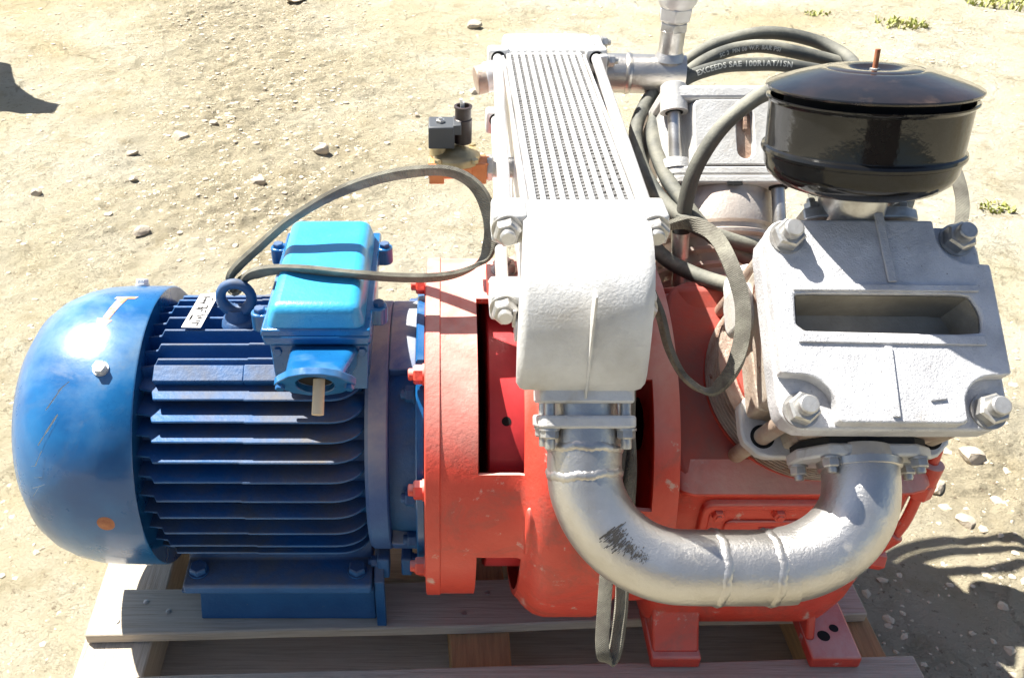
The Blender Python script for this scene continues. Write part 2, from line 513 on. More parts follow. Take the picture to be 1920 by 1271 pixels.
def ground_mat():
    m = bpy.data.materials.new('dry_sandy_soil')
    m.use_nodes = True
    t = m.node_tree; N, L = t.nodes, t.links
    b = N['Principled BSDF']
    tc = N.new('ShaderNodeTexCoord')
    def noise(s, d=8, r=.62, dist=0.0):
        n = N.new('ShaderNodeTexNoise')
        n.inputs['Scale'].default_value = s; n.inputs['Detail'].default_value = d
        n.inputs['Roughness'].default_value = r; n.inputs['Distortion'].default_value = dist
        L.new(tc.outputs['Object'], n.inputs['Vector'])
        return n
    def ramp(f, lo, hi, a=0., c=1.):
        r = N.new('ShaderNodeMapRange')
        r.inputs[1].default_value = lo; r.inputs[2].default_value = hi
        r.inputs[3].default_value = a; r.inputs[4].default_value = c
        L.new(f, r.inputs[0]); return r.outputs[0]
    def mix(f, a, c):
        x = N.new('ShaderNodeMix'); x.data_type = 'RGBA'
        L.new(f, x.inputs[0])
        for i, q in ((6, a), (7, c)):
            if isinstance(q, tuple): x.inputs[i].default_value = (*q, 1)
            else: L.new(q, x.inputs[i])
        return x.outputs[2]
    c = mix(ramp(noise(1.6).outputs['Fac'], .36, .62), (.545, .485, .335), (.63, .59, .48))
    c = mix(ramp(noise(.9, 6).outputs['Fac'], .50, .66), c, (.51, .43, .27))
    at_ = N.new('ShaderNodeAttribute'); at_.attribute_name = 'rubble'
    c = mix(at_.outputs['Fac'], c, (.45, .39, .27))
    c = mix(ramp(noise(9, 10, .7).outputs['Fac'], .53, .70), c, (.41, .345, .225))
    c = mix(ramp(noise(55, 7, .75).outputs['Fac'], .58, .66), c, (.27, .215, .15))  # dark specks paint the shade of small pits into the soil
    c = mix(ramp(noise(140, 4, .7).outputs['Fac'], .66, .72), c, (.62, .57, .48))
    L.new(c, b.inputs['Base Color'])
    b.inputs['Roughness'].default_value = .95
    b.inputs['Specular IOR Level'].default_value = .2
    wob = noise(6, 7, .72)
    vm = N.new('ShaderNodeVectorMath'); vm.operation = 'MULTIPLY_ADD'
    vm.inputs[1].default_value = (.22, .22, .0)
    L.new(wob.outputs['Color'], vm.inputs[0]); L.new(tc.outputs['Object'], vm.inputs[2])
    prev = None
    def bump(h, dist):
        nonlocal prev
        bp = N.new('ShaderNodeBump'); bp.inputs['Distance'].default_value = dist
        L.new(h, bp.inputs['Height'])
        if prev: L.new(prev, bp.inputs['Normal'])
        prev = bp.outputs[0]
    for sc_, w, dist, lo, hi in ((5.2, .05, .008, .34, .56), (19, .09, .005, .34, .56)):
        v = N.new('ShaderNodeTexVoronoi'); v.feature = 'DISTANCE_TO_EDGE'
        v.inputs['Scale'].default_value = sc_
        L.new(vm.outputs[0], v.inputs['Vector'])
        crack = ramp(v.outputs['Distance'], 0, w)
        mk = ramp(noise(1.9 + sc_ * .1, 3).outputs['Fac'], lo, hi)
        mm = N.new('ShaderNodeMath'); mm.operation = 'MAXIMUM'
        L.new(crack, mm.inputs[0]); L.new(mk, mm.inputs[1])
        bump(mm.outputs[0], dist)
    bump(noise(24, 9, .76).outputs['Fac'], .032)
    bump(noise(120, 6, .75).outputs['Fac'], .014)
    L.new(prev, b.inputs['Normal'])
    return m
me.materials.append(ground_mat())
ground = bpy.data.objects.new('ground', me)
COL.objects.link(ground)
ground['kind'] = 'structure'
ground['label'] = 'dry cracked sandy yard with loose gravel and pale dust'

# ------------------------------------------------------------------ pallet
PAL_A = R(1.9)
pc, ps = math.cos(PAL_A), math.sin(PAL_A)
PO = V3((.05, -.02, -.28))
PF = (PO, V3((pc, ps, 0)), V3((-ps, pc, 0)), V3((0, 0, 1)))
pallet = root('wooden_pallet', (.05, 0, GZ), 'weathered wooden pallet carrying the blue and red compressor', 'pallet')
def board(name, m, lo, hi, parent, sag=0.003):
    b = MB()
    n = 8
    along = 0 if hi[0] - lo[0] > hi[1] - lo[1] else 1
    rr = random.Random(int(abs(lo[0] * 777 + lo[1] * 991)))
    o, x, y, z = PF
    vs = []
    for i in range(n + 1):
        t = i / n
        w = [rr.uniform(-1, 1) * sag for _ in range(4)]
        for k, (s, h) in enumerate(((0, 0), (1, 0), (1, 1), (0, 1))):
            p = [0, 0, lo[2] if h == 0 else hi[2]]
            p[along] = lo[along] + (hi[along] - lo[along]) * t
            p[1 - along] = (hi if s else lo)[1 - along] + w[s] * .8
            vs.append(o + x * p[0] + y * p[1] + z * p[2])
    fs = [(3, 2, 1, 0), tuple(4 * n + k for k in range(4))]
    for i in range(n):
        for k in range(4):
            k2 = (k + 1) % 4
            fs.append((4 * i + k, 4 * i + k2, 4 * i + 4 + k2, 4 * i + 4 + k))
    b.add(vs, fs)
    return ob(name, b, m, parent, bevel=.002, seg=1, angle=30)
def nail(parent, x, y):
    p = PF[0] + PF[1] * x + PF[2] * y
    return ob('nail', MB().lathe([(-.002, .0045), (.0015, .0045), (.002, .003)], p, (0, 0, 1), 10), ZINC, parent)
front_board = board('deck_board', WOOD, (-.612, -.137, -.020), (.622, -.048, 0), pallet)
for x, y in ((-.568, -.112), (-.530, -.075), (-.02, -.115), (.02, -.075), (.585, -.08), (-.49, -.095)):
    nail(front_board, x, y)
for y0, y1, x0 in ((-.352, -.214, -.605), (.10, .20, -.61), (.26, .36, -.60), (.40, .49, -.612)):
    board('deck_board', WOOD, (x0, y0, -.021), (.66 if y0 < 0 else .64, y1, 0), pallet)
for x0, x1 in ((-.620, -.512), (-.045, .050), (.520, .632)):
    board('beam', WOODY if x0 < -.3 else WOODBLK, (x0, -.355, -.104), (x1, .495, -.0225), pallet)
for y0, y1 in ((-.355, -.262), (-.150, -.052), (.05, .15), (.38, .49)):
    board('bottom_board', WOOD, (-.615, y0, -.128), (.630, y1, -.1065), pallet)

# ------------------------------------------------------------------ the machine
unit = root('compressor_unit', (.05, 0, -.28), 'piston air compressor with blue motor, orange housing and silver cooler on the pallet', 'compressor')

# ---- electric motor
m = MB().lathe([(-.425, .12), (-.42, .160), (-.10, .160), (-.095, .12)], (0, 0, 0), (1, 0, 0), 64)
motor = ob('electric_motor', m, BLUEDIRT, unit)
fan = MB().lathe([(-.400, .206), (-.398, .2085), (-.400, .2105), (-.46, .2105), (-.490, .2085), (-.518, .202), (-.545, .190), (-.566, .174), (-.583, .150), (-.595, .118), (-.601, .075), (-.602, .02)],
                 (-.010, 0, 0), (1, 0, 0), 96)
fan.lathe([(-.400, .206), (-.50, .204), (-.55, .18), (-.58, .12), (-.59, .02)], (-.010, 0, 0), (1, 0, 0), 64, caps=False)
cover = ob('fan_cover', fan, BLUE, motor, angle=50)
for ang in (29.7, 89.6, 150, 210, 270, 330):
    a = R(ang)
    nrm = V3((0, -math.sin(a), math.cos(a)))
    if abs(ang - 89.6) < 1:
        o_ = V3((-.455, 0, 0)) + nrm * .2102
        ob('bare_spot', MB().lathe([(0, .0125), (.0008, .011)], o_, nrm, 20), RUST, motor)
        continue
    bolt('cover_bolt', motor, V3((-.455, 0, 0)) + nrm * .2105, nrm, .0095, .008, .004, 0, SILVER)
def on_cover(x, deg, h=.0006):
    a = R(deg)
    return V3((x - .012, -(.2105 + h) * math.sin(a), (.2105 + h) * math.cos(a)))
arrow = MB()
pts = [(-.452, -8), (-.436, -8), (-.452, 6), (-.446, 7.5), (-.462, 14), (-.466, 6.5), (-.461, 6)]
arrow.add([on_cover(*p) for p in pts] + [on_cover(p[0], p[1], -.001) for p in pts],
          [(0, 1, 2, 6), (6, 2, 3, 4, 5)])
bar = MB()
g = []
for k in range(8):
    t = k / 7
    g += [on_cover(-.452 - .008 * t, -8 + 15 * t), on_cover(-.438 - .012 * t, -8 + 15 * t)]
bar.add(g, [(2 * k, 2 * k + 1, 2 * k + 3, 2 * k + 2) for k in range(7)])
bar.add([on_cover(-.467, 6), on_cover(-.445, 7.5), on_cover(-.461, 14)], [(0, 1, 2)])
bar.add([on_cover(-.456, -9.4), on_cover(-.425, -9.4), on_cover(-.428, -7.4), on_cover(-.458, -7.4)], [(0, 1, 2, 3)])
ob('rotation_arrow', bar, ARROW, motor)
sc_ = MB()
rs = random.Random(5)
for x0, d0, x1, d1, w in ((-.487, 37, -.507, 45, .0016), (-.489, 46.5, -.517, 58, .0024), (-.512, 60, -.523, 66, .0014), (-.523, 66, -.530, 66.5, .0014), (-.514, 70, -.527, 71, .001),
                          (-.512, 73, -.533, 76, .001), (-.520, 74, -.535, 80, .001), (-.478, 34.5, -.492, 38, .0018)):
    n = 6
    rad = lambda x: float(np.interp(-x, [.46, .49, .518, .545, .566], [.2105, .2085, .202, .190, .174])) + .0005
    P = [(x0 + (x1 - x0) * k / n, d0 + (d1 - d0) * k / n) for k in range(n + 1)]
    Q = [V3((x - .017, -rad(x) * math.sin(R(d)), rad(x) * math.cos(R(d)))) for x, d in P]
    vs = []
    for k, p in enumerate(Q):
        ww = w * (.3 + .7 * rs.random())
        vs += [p + V3((-ww * .5, 0, ww * .3)), p + V3((ww * .5, 0, -ww * .3))]
    sc_.add(vs, [(2 * k, 2 * k + 1, 2 * k + 3, 2 * k + 2) for k in range(n)])
ob('scratches', sc_, SCRATCH, motor)

def fin_shape(deg, side, kind):
    """one cooling fin: a plate running along the motor, stepped at the left, rounded off at the right"""
    a = R(deg)
    if kind == 'h':
        base = V3((0, -side * .150 * math.sin(a), .197 * math.cos(a)))
        out = V3((0, -side, 0)); tip = .197 * math.sin(a) - .150 * math.sin(a)
        yb = max(0, .158 ** 2 - (.197 * math.cos(a)) ** 2)
        yb = math.sqrt(yb) if yb else .05
        base = V3((0, -side * (yb - .006), .197 * math.cos(a))); tip = .197 * math.sin(a) - yb + .006
        th = V3((0, 0, 1))
    else:
        sz = 1 if kind == 't' else -1
        zb = math.sqrt(.158 ** 2 - (.197 * math.sin(a)) ** 2)
        base = V3((0, -side * .197 * math.sin(a), sz * (zb - .006))); out = V3((0, 0, sz)); tip = .197 * math.cos(a) - zb + .006
        th = V3((0, 1, 0))
    jt = rs.uniform(-.004, .004)
    prof = [(-.412, 0), (-.412, tip * .72), (-.392, tip * .78), (-.386, tip), (-.268 + jt, tip), (-.266 + jt, tip + .0012), (-.150, tip + .0012)]
    for k in range(1, 8):
        t = R(90 * k / 7)
        prof.append((-.150 + .045 * math.sin(t), (tip + .0012) * (.18 + .82 * math.cos(t) ** .8 if k < 7 else .18)))
    prof.append((-.105, 0))
    fr = (base - th * .0019, V3((1, 0, 0)), out, th)
    b = MB()
    o, x, y, z = fr
    n = len(prof)
    vs = []
    for s in (0, 1):
        for p in prof:
            k = p[1] / max(tip, 1e-4)
            w = .0008 * (1 - k)
            vs.append(o + x * p[0] + y * p[1] + z * (-w if s == 0 else .0038 + w))
    b.add(vs, [tuple(range(n)), tuple(range(2 * n - 1, n - 1, -1))] + [(i, (i + 1) % n, n + (i + 1) % n, n + i) for i in range(n)])
    ob('cooling_fin', b, BLUEDIRT, motor, bevel=.0008, seg=1, angle=40)
for dg in (40.7, 49.4, 57.2, 65.2, 73.4, 81.9, 90.5, 100.3, 111.2, 122):
    fin_shape(dg, 1, 'h')
    fin_shape(dg, -1, 'h')
for dg in (.6, 8.6, 16.4, 23.5):
    fin_shape(dg, 1, 't')
    if dg > 1:
        fin_shape(dg, -1, 't')
for s in (1, -1):                                       # broad rib between the two rows of fins
    a = R(29.6)
    nr = V3((0, -s * math.sin(a), math.cos(a)))
    tg = V3((0, -s * math.cos(a), -math.sin(a)))
    fr = (V3((0, 0, 0)), V3((1, 0, 0)), tg, nr)
    b = MB().fbox(fr, (-.390, -.012, .14), (-.268, .012, .1962)).fbox(fr, (-.268, -.0122, .14), (-.11, .0122, .1975))
    ob('broad_rib', b, BLUEDIRT, motor, bevel=.0015)

pl = MB()
A = [V3((-.353, .052, .2015)), V3((-.3255, .056, .2015)), V3((-.3345, -.034, .2015)), V3((-.3615, -.033, .2015))]
pl.hexa([p - V3((0, 0, .0012)) for p in (A[3], A[2], A[1], A[0])], [A[3], A[2], A[1], A[0]])
ob('name_plate', pl, PLATE, motor)
mk = MB()
for k in range(22):
    u, w = rs.uniform(.12, .85), rs.uniform(.08, .9)
    p = A[0].lerp(A[1], u).lerp(A[3].lerp(A[2], u), w) + V3((0, 0, .0006))
    du = (A[1] - A[0]).normalized() if k % 2 else (A[3] - A[0]).normalized()
    dw = V3((-du.y, du.x, 0)) * .0011
    L = rs.uniform(.004, .011)
    mk.add([p - dw, p + du * L - dw, p + du * L + dw, p + dw], [(0, 1, 2, 3)])
ob('plate_marking', mk, SOOT, motor)

eye = MB()
ec = V3((-.288, 0, .229))
eye.tube([ec + V3((.0215 * math.cos(a), 0, .0225 * math.sin(a))) for a in np.linspace(0, 2 * math.pi, 33)[:-1]], lambda i: .0072 + .0025 * max(0, -math.sin(2 * math.pi * i / 32)), 14, closed=True)
eye.lathe([(0, .024), (.008, .022), (.016, .016), (.026, .013)], (-.290, 0, .186), (0, 0, 1), 24)
ob('lifting_eye', eye, BLUEDIRT, motor, angle=60)
ob('eye_pad', MB().lathe([(.15, .030), (.193, .027), (.197, .024)], (-.284, 0, 0), (0, 0, 1), 24), BLUEDIRT, motor)

# end shield and flange
es = MB().lathe([(-.106, .150), (-.105, .184), (-.100, .188), (-.076, .188), (-.074, .186), (-.073, .160)], (0, 0, 0), (1, 0, 0), 72)
ob('end_shield', es, GREYBLUE, motor)
nk = MB().lathe([(-.074, .166), (-.034, .172)], (0, 0, 0), (1, 0, 0), 64)
ob('shield_neck', nk, BLUEDIRT, motor)
x_, y_, z_ = basis((1, 0, 0))
seg_ = MB()
def arc_shell(mb, x0, x1, r0, r1, d0, d1, n=24):
    """solid arc between two radii; degrees from the top towards the viewer"""
    vs = []
    for i in range(n + 1):
        a = R(d0 + (d1 - d0) * i / n)
        c, s = math.cos(a), -math.sin(a)
        vs += [(x0, r0 * s, r0 * c), (x1, r0 * s, r0 * c), (x1, r1 * s, r1 * c), (x0, r1 * s, r1 * c)]
    fs = [(0, 1, 2, 3), tuple(4 * n + k for k in (3, 2, 1, 0))]
    for i in range(n):
        for k in range(4):
            k2 = (k + 1) % 4
            fs.append((4 * i + k, 4 * i + k2, 4 * i + 4 + k2, 4 * i + 4 + k))
    return mb.add(vs, fs)
for d0, d1 in ((-42, 27), (118, 242)):
    ob('shield_segment', arc_shell(MB(), -.0735, -.036, .150, .1875, d0, d1), GREYBLUE, motor, bevel=.002)
fl = MB().lathe([(-.037, .16), (-.036, .207), (-.034, .209), (-.0255, .209), (-.024, .207), (-.024, .12)], (0, 0, 0), (1, 0, 0), 96)
ob('motor_flange', fl, BLUE, motor)
for dg in (37, -38, 84, 118, 160, 215, 270):
    a = R(dg)
    bolt('flange_stud', motor, (-.0375, -.180 * math.sin(a), .180 * math.cos(a)), (-1, 0, 0), .012, .011, .007, .006, BLUEDIRT if dg == 84 else BLUEDIRT)
lug = MB()
for zc in (-.158,):
    lug.box((-.098, -.150, zc - .022), (-.080, -.118, zc + .02)).box((-.062, -.150, zc - .016), (-.046, -.118, zc + .02))
ob('shield_lug', lug, BLUEDIRT, motor, bevel=.003)
bolt('shield_bolt', motor, (-.098, -.138, -.155), (-1, 0, 0), .009, .008, .005, .004, BLUEDIRT)
bolt('shield_bolt', motor, (-.046, -.138, -.150), (1, 0, 0), .009, .008, .005, .004, BLUEDIRT)

# feet and support
for s in (1, -1):
    ft = MB()
    ft.prism([(-s * .178, -.182), (-s * .178, -.166), (-s * .174, -.163), (-s * .128, -.160), (-s * .116, -.120), (-s * .080, -.100), (-s * .08, -.182)] if s > 0 else
             [(.08, -.182), (.08, -.100), (.116, -.120), (.128, -.160), (.174, -.163), (.178, -.166), (.178, -.182)][::-1], YZ, -.386, -.106)
    ob('motor_foot', ft, BLUEDIRT, motor, bevel=.003)
    for x in (-.366, -.128):
        bolt('foot_bolt', motor, (x, -s * .152, -.161), (0, 0, 1), .0135, .010, .008, 0, BLUEDIRT)
    ch = MB()
    ch.prism([(-.386, -.1825), (-.372, -.199), (-.381, -.2795), (-.1045, -.2795), (-.1045, -.199), (-.100, -.1825)], (V3((0, -s * .100, 0)), V3((1, 0, 0)), V3((0, 0, 1)), V3((0, -s, 0))), 0, .046)
    ob('support_block', ch, BLUEDIRT, motor, bevel=.002)
    wg = MB()
    wg.prism([(-s * .172, -.1825), (-s * .168, -.192), (-s * .150, -.192), (-s * .150, -.1825)], YZ, -.392, -.1045)
    ob('support_lip', wg, BLUEDIRT, motor, bevel=.0015)
    br = MB()
    br.prism([(-s * .160, -.2795), (-s * .166, -.17), (-s * .120, -.135), (-s * .115, -.142), (-s * .152, -.175), (-s * .147, -.2795)], YZ, -.1025, -.088)
    ob('support_bracket', br, BLUEDIRT, motor, bevel=.0015)

# terminal box
def taper(z0, z1, a, b):
    """a, b = (x0, x1, y0, y1) bottom and top"""
    f = lambda q, z: [(q[0], q[2], z), (q[1], q[2], z), (q[1], q[3], z), (q[0], q[3], z)]
    return MB().hexa(f(a, z0), f(b, z1))
ob('terminal_box', taper(.165, .236, (-.218, -.098, -.105, .105), (-.225, -.095, -.120, .12)), BLUE, motor, bevel=.006, seg=3)
ob('box_collar', taper(.236, .252, (-.229, -.092, -.126, .126), (-.231, -.091, -.128, .128)), BLUE, motor, bevel=.004)
ob('terminal_box_lid', taper(.2525, .293, (-.226, -.097, -.126, .125), (-.217, -.106, -.119, .112)), BLUEBOX, motor, bevel=.012, seg=5)
ob('lid_rim', taper(.2525, .262, (-.2315, -.0905, -.1285, .1285), (-.230, -.092, -.127, .127)), BLUE, motor, bevel=.002)
for x, y in ((-.238, -.085), (-.084, -.07), (-.238, .085), (-.084, .085)):
    sx = 1 if x > -.15 else -1
    ob('lid_lug', MB().lathe([(.236, .0115), (.262, .0115)], (x, y, 0), (0, 0, 1), 20).box((min(x, x - sx * .014), y - .0115, .2362), (max(x, x - sx * .014), y + .0115, .2618)), BLUE, motor, bevel=.002)
    bolt('lid_screw', motor, (x, y, .262), (0, 0, 1), .0075, .006, .004, 0, BLUEDIRT, washer=False)
cp = (V3((-.153, -.119, .203)), V3((1, 0, 0)), V3((0, .22, .975)), V3((0, -.975, .22)))
ob('gland_plate', MB().prism([(-.064, -.034), (.055, -.034), (.058, .030), (-.070, .030)], cp, 0, .007), BLUE, motor, bevel=.002)
for x in (-.060, .049):
    bolt('plate_screw', motor, cp[0] + cp[1] * x + cp[2] * .020 + cp[3] * .007, cp[3], .006, .004, .003, 0, BLUE, washer=False)
gn = V3((0, -math.cos(R(28)), -math.sin(R(28))))
gf = V3((-.155, -.200, .236))
gx_, gy_, gz_ = V3((1, 0, 0)), V3((0, -math.sin(R(28)), math.cos(R(28)))), gn
gfr = (gf, gx_, gy_, gz_)
def arcn(r, n=28, sx=1, sy=1):
    return [(sx * r * math.cos(2 * math.pi * i / n), sy * r * math.sin(2 * math.pi * i / n)) for i in range(n)]
ob('gland_body', MB().prism(rrect(.046, .026, .012, 5), (V3((-.153, -.121, .214)), gx_, gy_, (gf - V3((-.153, -.121, .214))).normalized()), -.03, .074, rrect(.036, .026, .014, 5)), BLUE, motor, bevel=.002, angle=50)
ear = [(-.050, 0), (-.047, -.006), (-.030, -.024), (-.012, -.031), (.012, -.031), (.030, -.024), (.047, -.006), (.050, 0), (.047, .006), (.030, .024), (.012, .031), (-.012, .031), (-.030, .024), (-.047, .006)]
def resample(poly, n, a0=0):
    """points of a star-shaped polygon at n even angles"""
    out = []
    for i in range(n):
        a = a0 + 2 * math.pi * i / n
        d = (math.cos(a), math.sin(a))
        best = 0
        for k in range(len(poly)):
            p, q = poly[k], poly[(k + 1) % len(poly)]
            ex, ey = q[0] - p[0], q[1] - p[1]
            den = d[0] * ey - d[1] * ex
            if abs(den) < 1e-12:
                continue
            t = (p[0] * ey - p[1] * ex) / den
            u = (p[0] * d[1] - p[1] * d[0]) / den
            if t > 0 and -1e-9 <= u <= 1 + 1e-9:
                best = max(best, t)
        out.append((d[0] * best, d[1] * best))
    return out
ob('gland_flange', MB().ring(resample(ear, 36), arcn(.0235, 36), gfr, -.005, .005, floor=-.0045), BLUE, motor, bevel=.001, angle=50)
ob('gland_bore', MB().lathe([(-.0044, .0228), (-.0040, .0228)], gf, gn, 28), HOLE, motor)
for x in (-.042, .042):
    bolt('gland_screw', motor, gf + gx_ * x + gn * .005, gn, .006, .006, .003, .0, BLUE, washer=False)
# peg standing in the gland: held by it, a thing of its own
peg = ob('wooden_peg', MB().cyl(gf + V3((.005, .002, .003)), gf + V3((.0042, -.030, -.028)), .0072, .0075, 18), PEG, None, bevel=.001)
tag(peg, 'short pale wooden peg sticking out of the blue cable gland', 'peg')

# ---- coupling housing (shell of revolution with windows)
def hprof(x):
    return float(np.interp(x, [-.022, .1, .108, .118, .130, .145, .216, .230, .238, .242, .262, .285, .300], [.252, .252, .257, .271, .280, .285, .285, .279, .266, .258, .262, .262, .258]))
xs = sorted(set([-.022, -.004, .0, .02, .045, .06, .08, .098, .104, .110, .116, .122, .130, .138, .146, .17, .20, .214, .222, .230, .236, .240, .246, .256, .266, .280, .292, .300]))
angs = list(np.linspace(-180, 180, 145))
for special in (8, 64.7, 94.5, 40, 75):
    k = int(np.argmin([abs(a - special) for a in angs]))
    angs[k] = special
angs[-1] = 180
def solid(x, a):
    ax = abs(a)
    if .039 < x < .104 and (8 < a < 64.7 or 94.5 < a < 178):
        return False
    if .239 < x < .262 and (38 < a < 76 or -70 < a < -35):
        return False
    return True
sh = MB()
na = len(angs) - 1
vin = []
for layer in (0, 1):
    for i, x in enumerate(xs):
        for j in range(na):
            a = R(angs[j])
            r = hprof(x) - (0 if layer == 0 else .009)
            jit = 0
            if layer == 0 and x in (.039,) and 3 < angs[j] < 68:
                jit = rs.uniform(-.0016, .0016)
            y, z = -r * math.sin(a), r * math.cos(a)
            vin.append((x + jit, y, max(z, -.2775 if layer == 0 else -.27)))
nxx = len(xs)
idx = lambda l, i, j: l * nxx * na + i * na + (j % na)
cell = {}
for i in range(nxx - 1):
    for j in range(na):
        cell[i, j] = solid((xs[i] + xs[i + 1]) / 2, (angs[j] + angs[j + 1]) / 2)
fs = []
for (i, j), okc in cell.items():
    if not okc:
        continue
    fs.append((idx(0, i, j), idx(0, i, j + 1), idx(0, i + 1, j + 1), idx(0, i + 1, j)))
    fs.append((idx(1, i, j), idx(1, i + 1, j), idx(1, i + 1, j + 1), idx(1, i, j + 1)))
    for di, dj, p, q in ((-1, 0, (i, j), (i, j + 1)), (1, 0, (i + 1, j), (i + 1, j + 1)), (0, -1, (i, j), (i + 1, j)), (0, 1, (i, j + 1), (i + 1, j + 1))):
        nb = (i + di, (j + dj) % na)
        if not cell.get(nb, False):
            fs.append((idx(0, *p), idx(0, *q), idx(1, *q), idx(1, *p)))
sh.add(vin, fs)
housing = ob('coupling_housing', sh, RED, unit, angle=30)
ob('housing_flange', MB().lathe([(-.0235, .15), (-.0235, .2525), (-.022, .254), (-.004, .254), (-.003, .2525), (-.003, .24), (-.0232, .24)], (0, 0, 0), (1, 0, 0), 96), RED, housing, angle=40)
for dg in (-10, -52, 33.5, 72, 110, 150, 200, 250):
    a = R(dg)
    bolt('housing_nut', housing, (-.0238, -.228 * math.sin(a), .228 * math.cos(a)), (-1, 0, 0), .013, .012, .008, .007, RED)
ob('drive_drum', MB().lathe([(.060, .10), (.060, .211), (.062, .213), (.235, .213), (.236, .1)], (0, 0, 0), (1, 0, 0), 96), CRIMSON, housing)
a = R(49)
dn = V3((0, -math.sin(a), math.cos(a)))
ob('drum_hole', MB().lathe([(-.004, .0062), (.0004, .0062)], V3((.0835, 0, 0)) + dn * .213, dn, 20), HOLE, housing)
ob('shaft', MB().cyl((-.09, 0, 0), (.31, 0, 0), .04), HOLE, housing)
ob('inner_hub', MB().lathe([(-.02, .12), (.0, .16), (.05, .16)], (0, 0, 0), (1, 0, 0), 48), CRIMSON, housing)
hb = MB().box((.060, -.03, .247), (.108, .03, .272))
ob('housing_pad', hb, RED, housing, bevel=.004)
bolt('pad_bolt', housing, (.084, 0, .272), (0, 0, 1), .016, .012, .009, .004, ZINC)
hg = MB()
hg.prism([(-.252, -.010), (-.262, -.004), (-.266, .03), (-.262, .06), (-.250, .075), (-.24, .03)], YZ, .106, .128)
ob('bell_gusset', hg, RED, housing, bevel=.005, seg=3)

# ---- crankcase
sec = [(-.238, .080), (-.214, .060), (-.204, .044), (-.201, -.014), (-.199, -.120), (-.198, -.185), (-.188, -.232), (-.166, -.260), (-.12, -.268), (.12, -.268), (.166, -.260), (.188, -.232), (.198, -.185),
       (.199, -.12), (.201, -.014), (.204, .044), (.214, .060), (.238, .080), (.140, .138), (.030, .222), (0, .240), (-.030, .222), (-.140, .138)]
sec = [(y, z) for y, z in sec]
def crank_ring(x, s, dx):
    out = []
    for y, z in sec:
        k = s
        low = np.clip((.02 - z) / .27, 0, 1)
        out.append((x - dx * low ** 1.5 * max(0, (x - .46) / .16), y * k, (z - .02) * k + .02))
    return out
cc = MB()
stations = [(.300, .88), (.303, .935), (.310, .975), (.322, 1.0), (.40, 1.0), (.50, 1.0), (.575, 1.0), (.603, .985), (.622, .955), (.635, .90), (.641, .84)]
vs = []
for x, s in stations:
    vs += crank_ring(x, s, .045)
n = len(sec)
fs = [tuple(range(n)), tuple((len(stations) - 1) * n + k for k in range(n - 1, -1, -1))]
for i in range(len(stations) - 1):
    for k in range(n):
        k2 = (k + 1) % n
        fs.append((i * n + k, i * n + k2, (i + 1) * n + k2, (i + 1) * n + k))
cc.add(vs, fs)
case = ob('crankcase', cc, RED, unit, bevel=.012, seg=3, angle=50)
AL = R(36)
NV = V3((0, -math.sin(AL), math.cos(AL)))
UV = V3((0, math.cos(AL), math.sin(AL)))
for s in (1, -1):                                          # the two tilted decks the cylinders stand on
    nv = V3((0, -s * math.sin(AL), math.cos(AL)))
    uv = V3((0, s * math.cos(AL), math.sin(AL)))
    x0, x1 = (.304, .612)
    dk = MB().prism(rrect((x1 - x0) / 2, .147, .045, 6, 0, .008), (V3(((x0 + x1) / 2, 0, 0)), V3((1, 0, 0)), uv, nv), .12, .2)
    ob('cylinder_deck', dk, REDDARK, case, bevel=.008, seg=3, angle=50)
fr_c = (V3((.450, -.197, -.026)), V3((1, 0, 0)), V3((0, 0, 1)), V3((0, -1, 0)))
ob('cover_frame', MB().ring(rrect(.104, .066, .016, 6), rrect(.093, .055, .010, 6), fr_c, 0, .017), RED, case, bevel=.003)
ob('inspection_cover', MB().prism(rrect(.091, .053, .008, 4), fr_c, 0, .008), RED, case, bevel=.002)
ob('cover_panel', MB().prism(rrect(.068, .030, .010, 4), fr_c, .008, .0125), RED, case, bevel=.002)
ob('cover_patch', MB().prism([(-.022, .020), (.028, .022), (.030, .002), (-.020, .0)], fr_c, .0125, .0134), CRIMSON, case)
for x, z in ((-.080, .042), (.002, .042), (.080, .042), (-.080, -.042), (.002, -.042), (.080, -.042)):
    bolt('cover_bolt', case, fr_c[0] + V3((x, -.008, z)), (0, -1, 0), .009, .007, .0045, .002, RED)
for x0, x1 in ((.312, .386), (.550, .6255)):
    for s in (1, -1):
        ft = MB().box((x0, -.236 if s > 0 else .13, -.2798), (x1, -.13 if s > 0 else .236, -.256))
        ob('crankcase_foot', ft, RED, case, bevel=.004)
        wbx = (x1 - .012, x1) if x0 < .4 else (x0, x0 + .012)
        if x0 < .4:
            wb = MB().prism([(-s * .226, -.257), (-s * .205, -.225), (-s * .18, -.175), (-s * .12, -.17), (-s * .12, -.257)], YZ, x0 + .002, x1 - .002)
        else:
            wb = MB().prism([(-s * .205, -.257), (-s * .168, -.175), (-s * .12, -.17), (-s * .12, -.257)], YZ, x0, x0 + .014)
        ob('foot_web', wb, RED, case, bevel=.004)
        if x0 > .4:
            for dx, dy, r in ((.030, .196, .0095), (.050, .182, .007)):
                ob('bolt_hole', MB().lathe([(-.01, r), (.0006, r)], (x0 + dx, -s * dy, -.2562), (0, 0, 1), 20), HOLE, case)
for z in (.20, .10, .0, -.08):
    bolt('case_bolt', case, (.300, -math.sqrt(max(.0, .235 ** 2 - z * z)), z), (-1, 0, 0), .010, .010, .006, .01, RED)

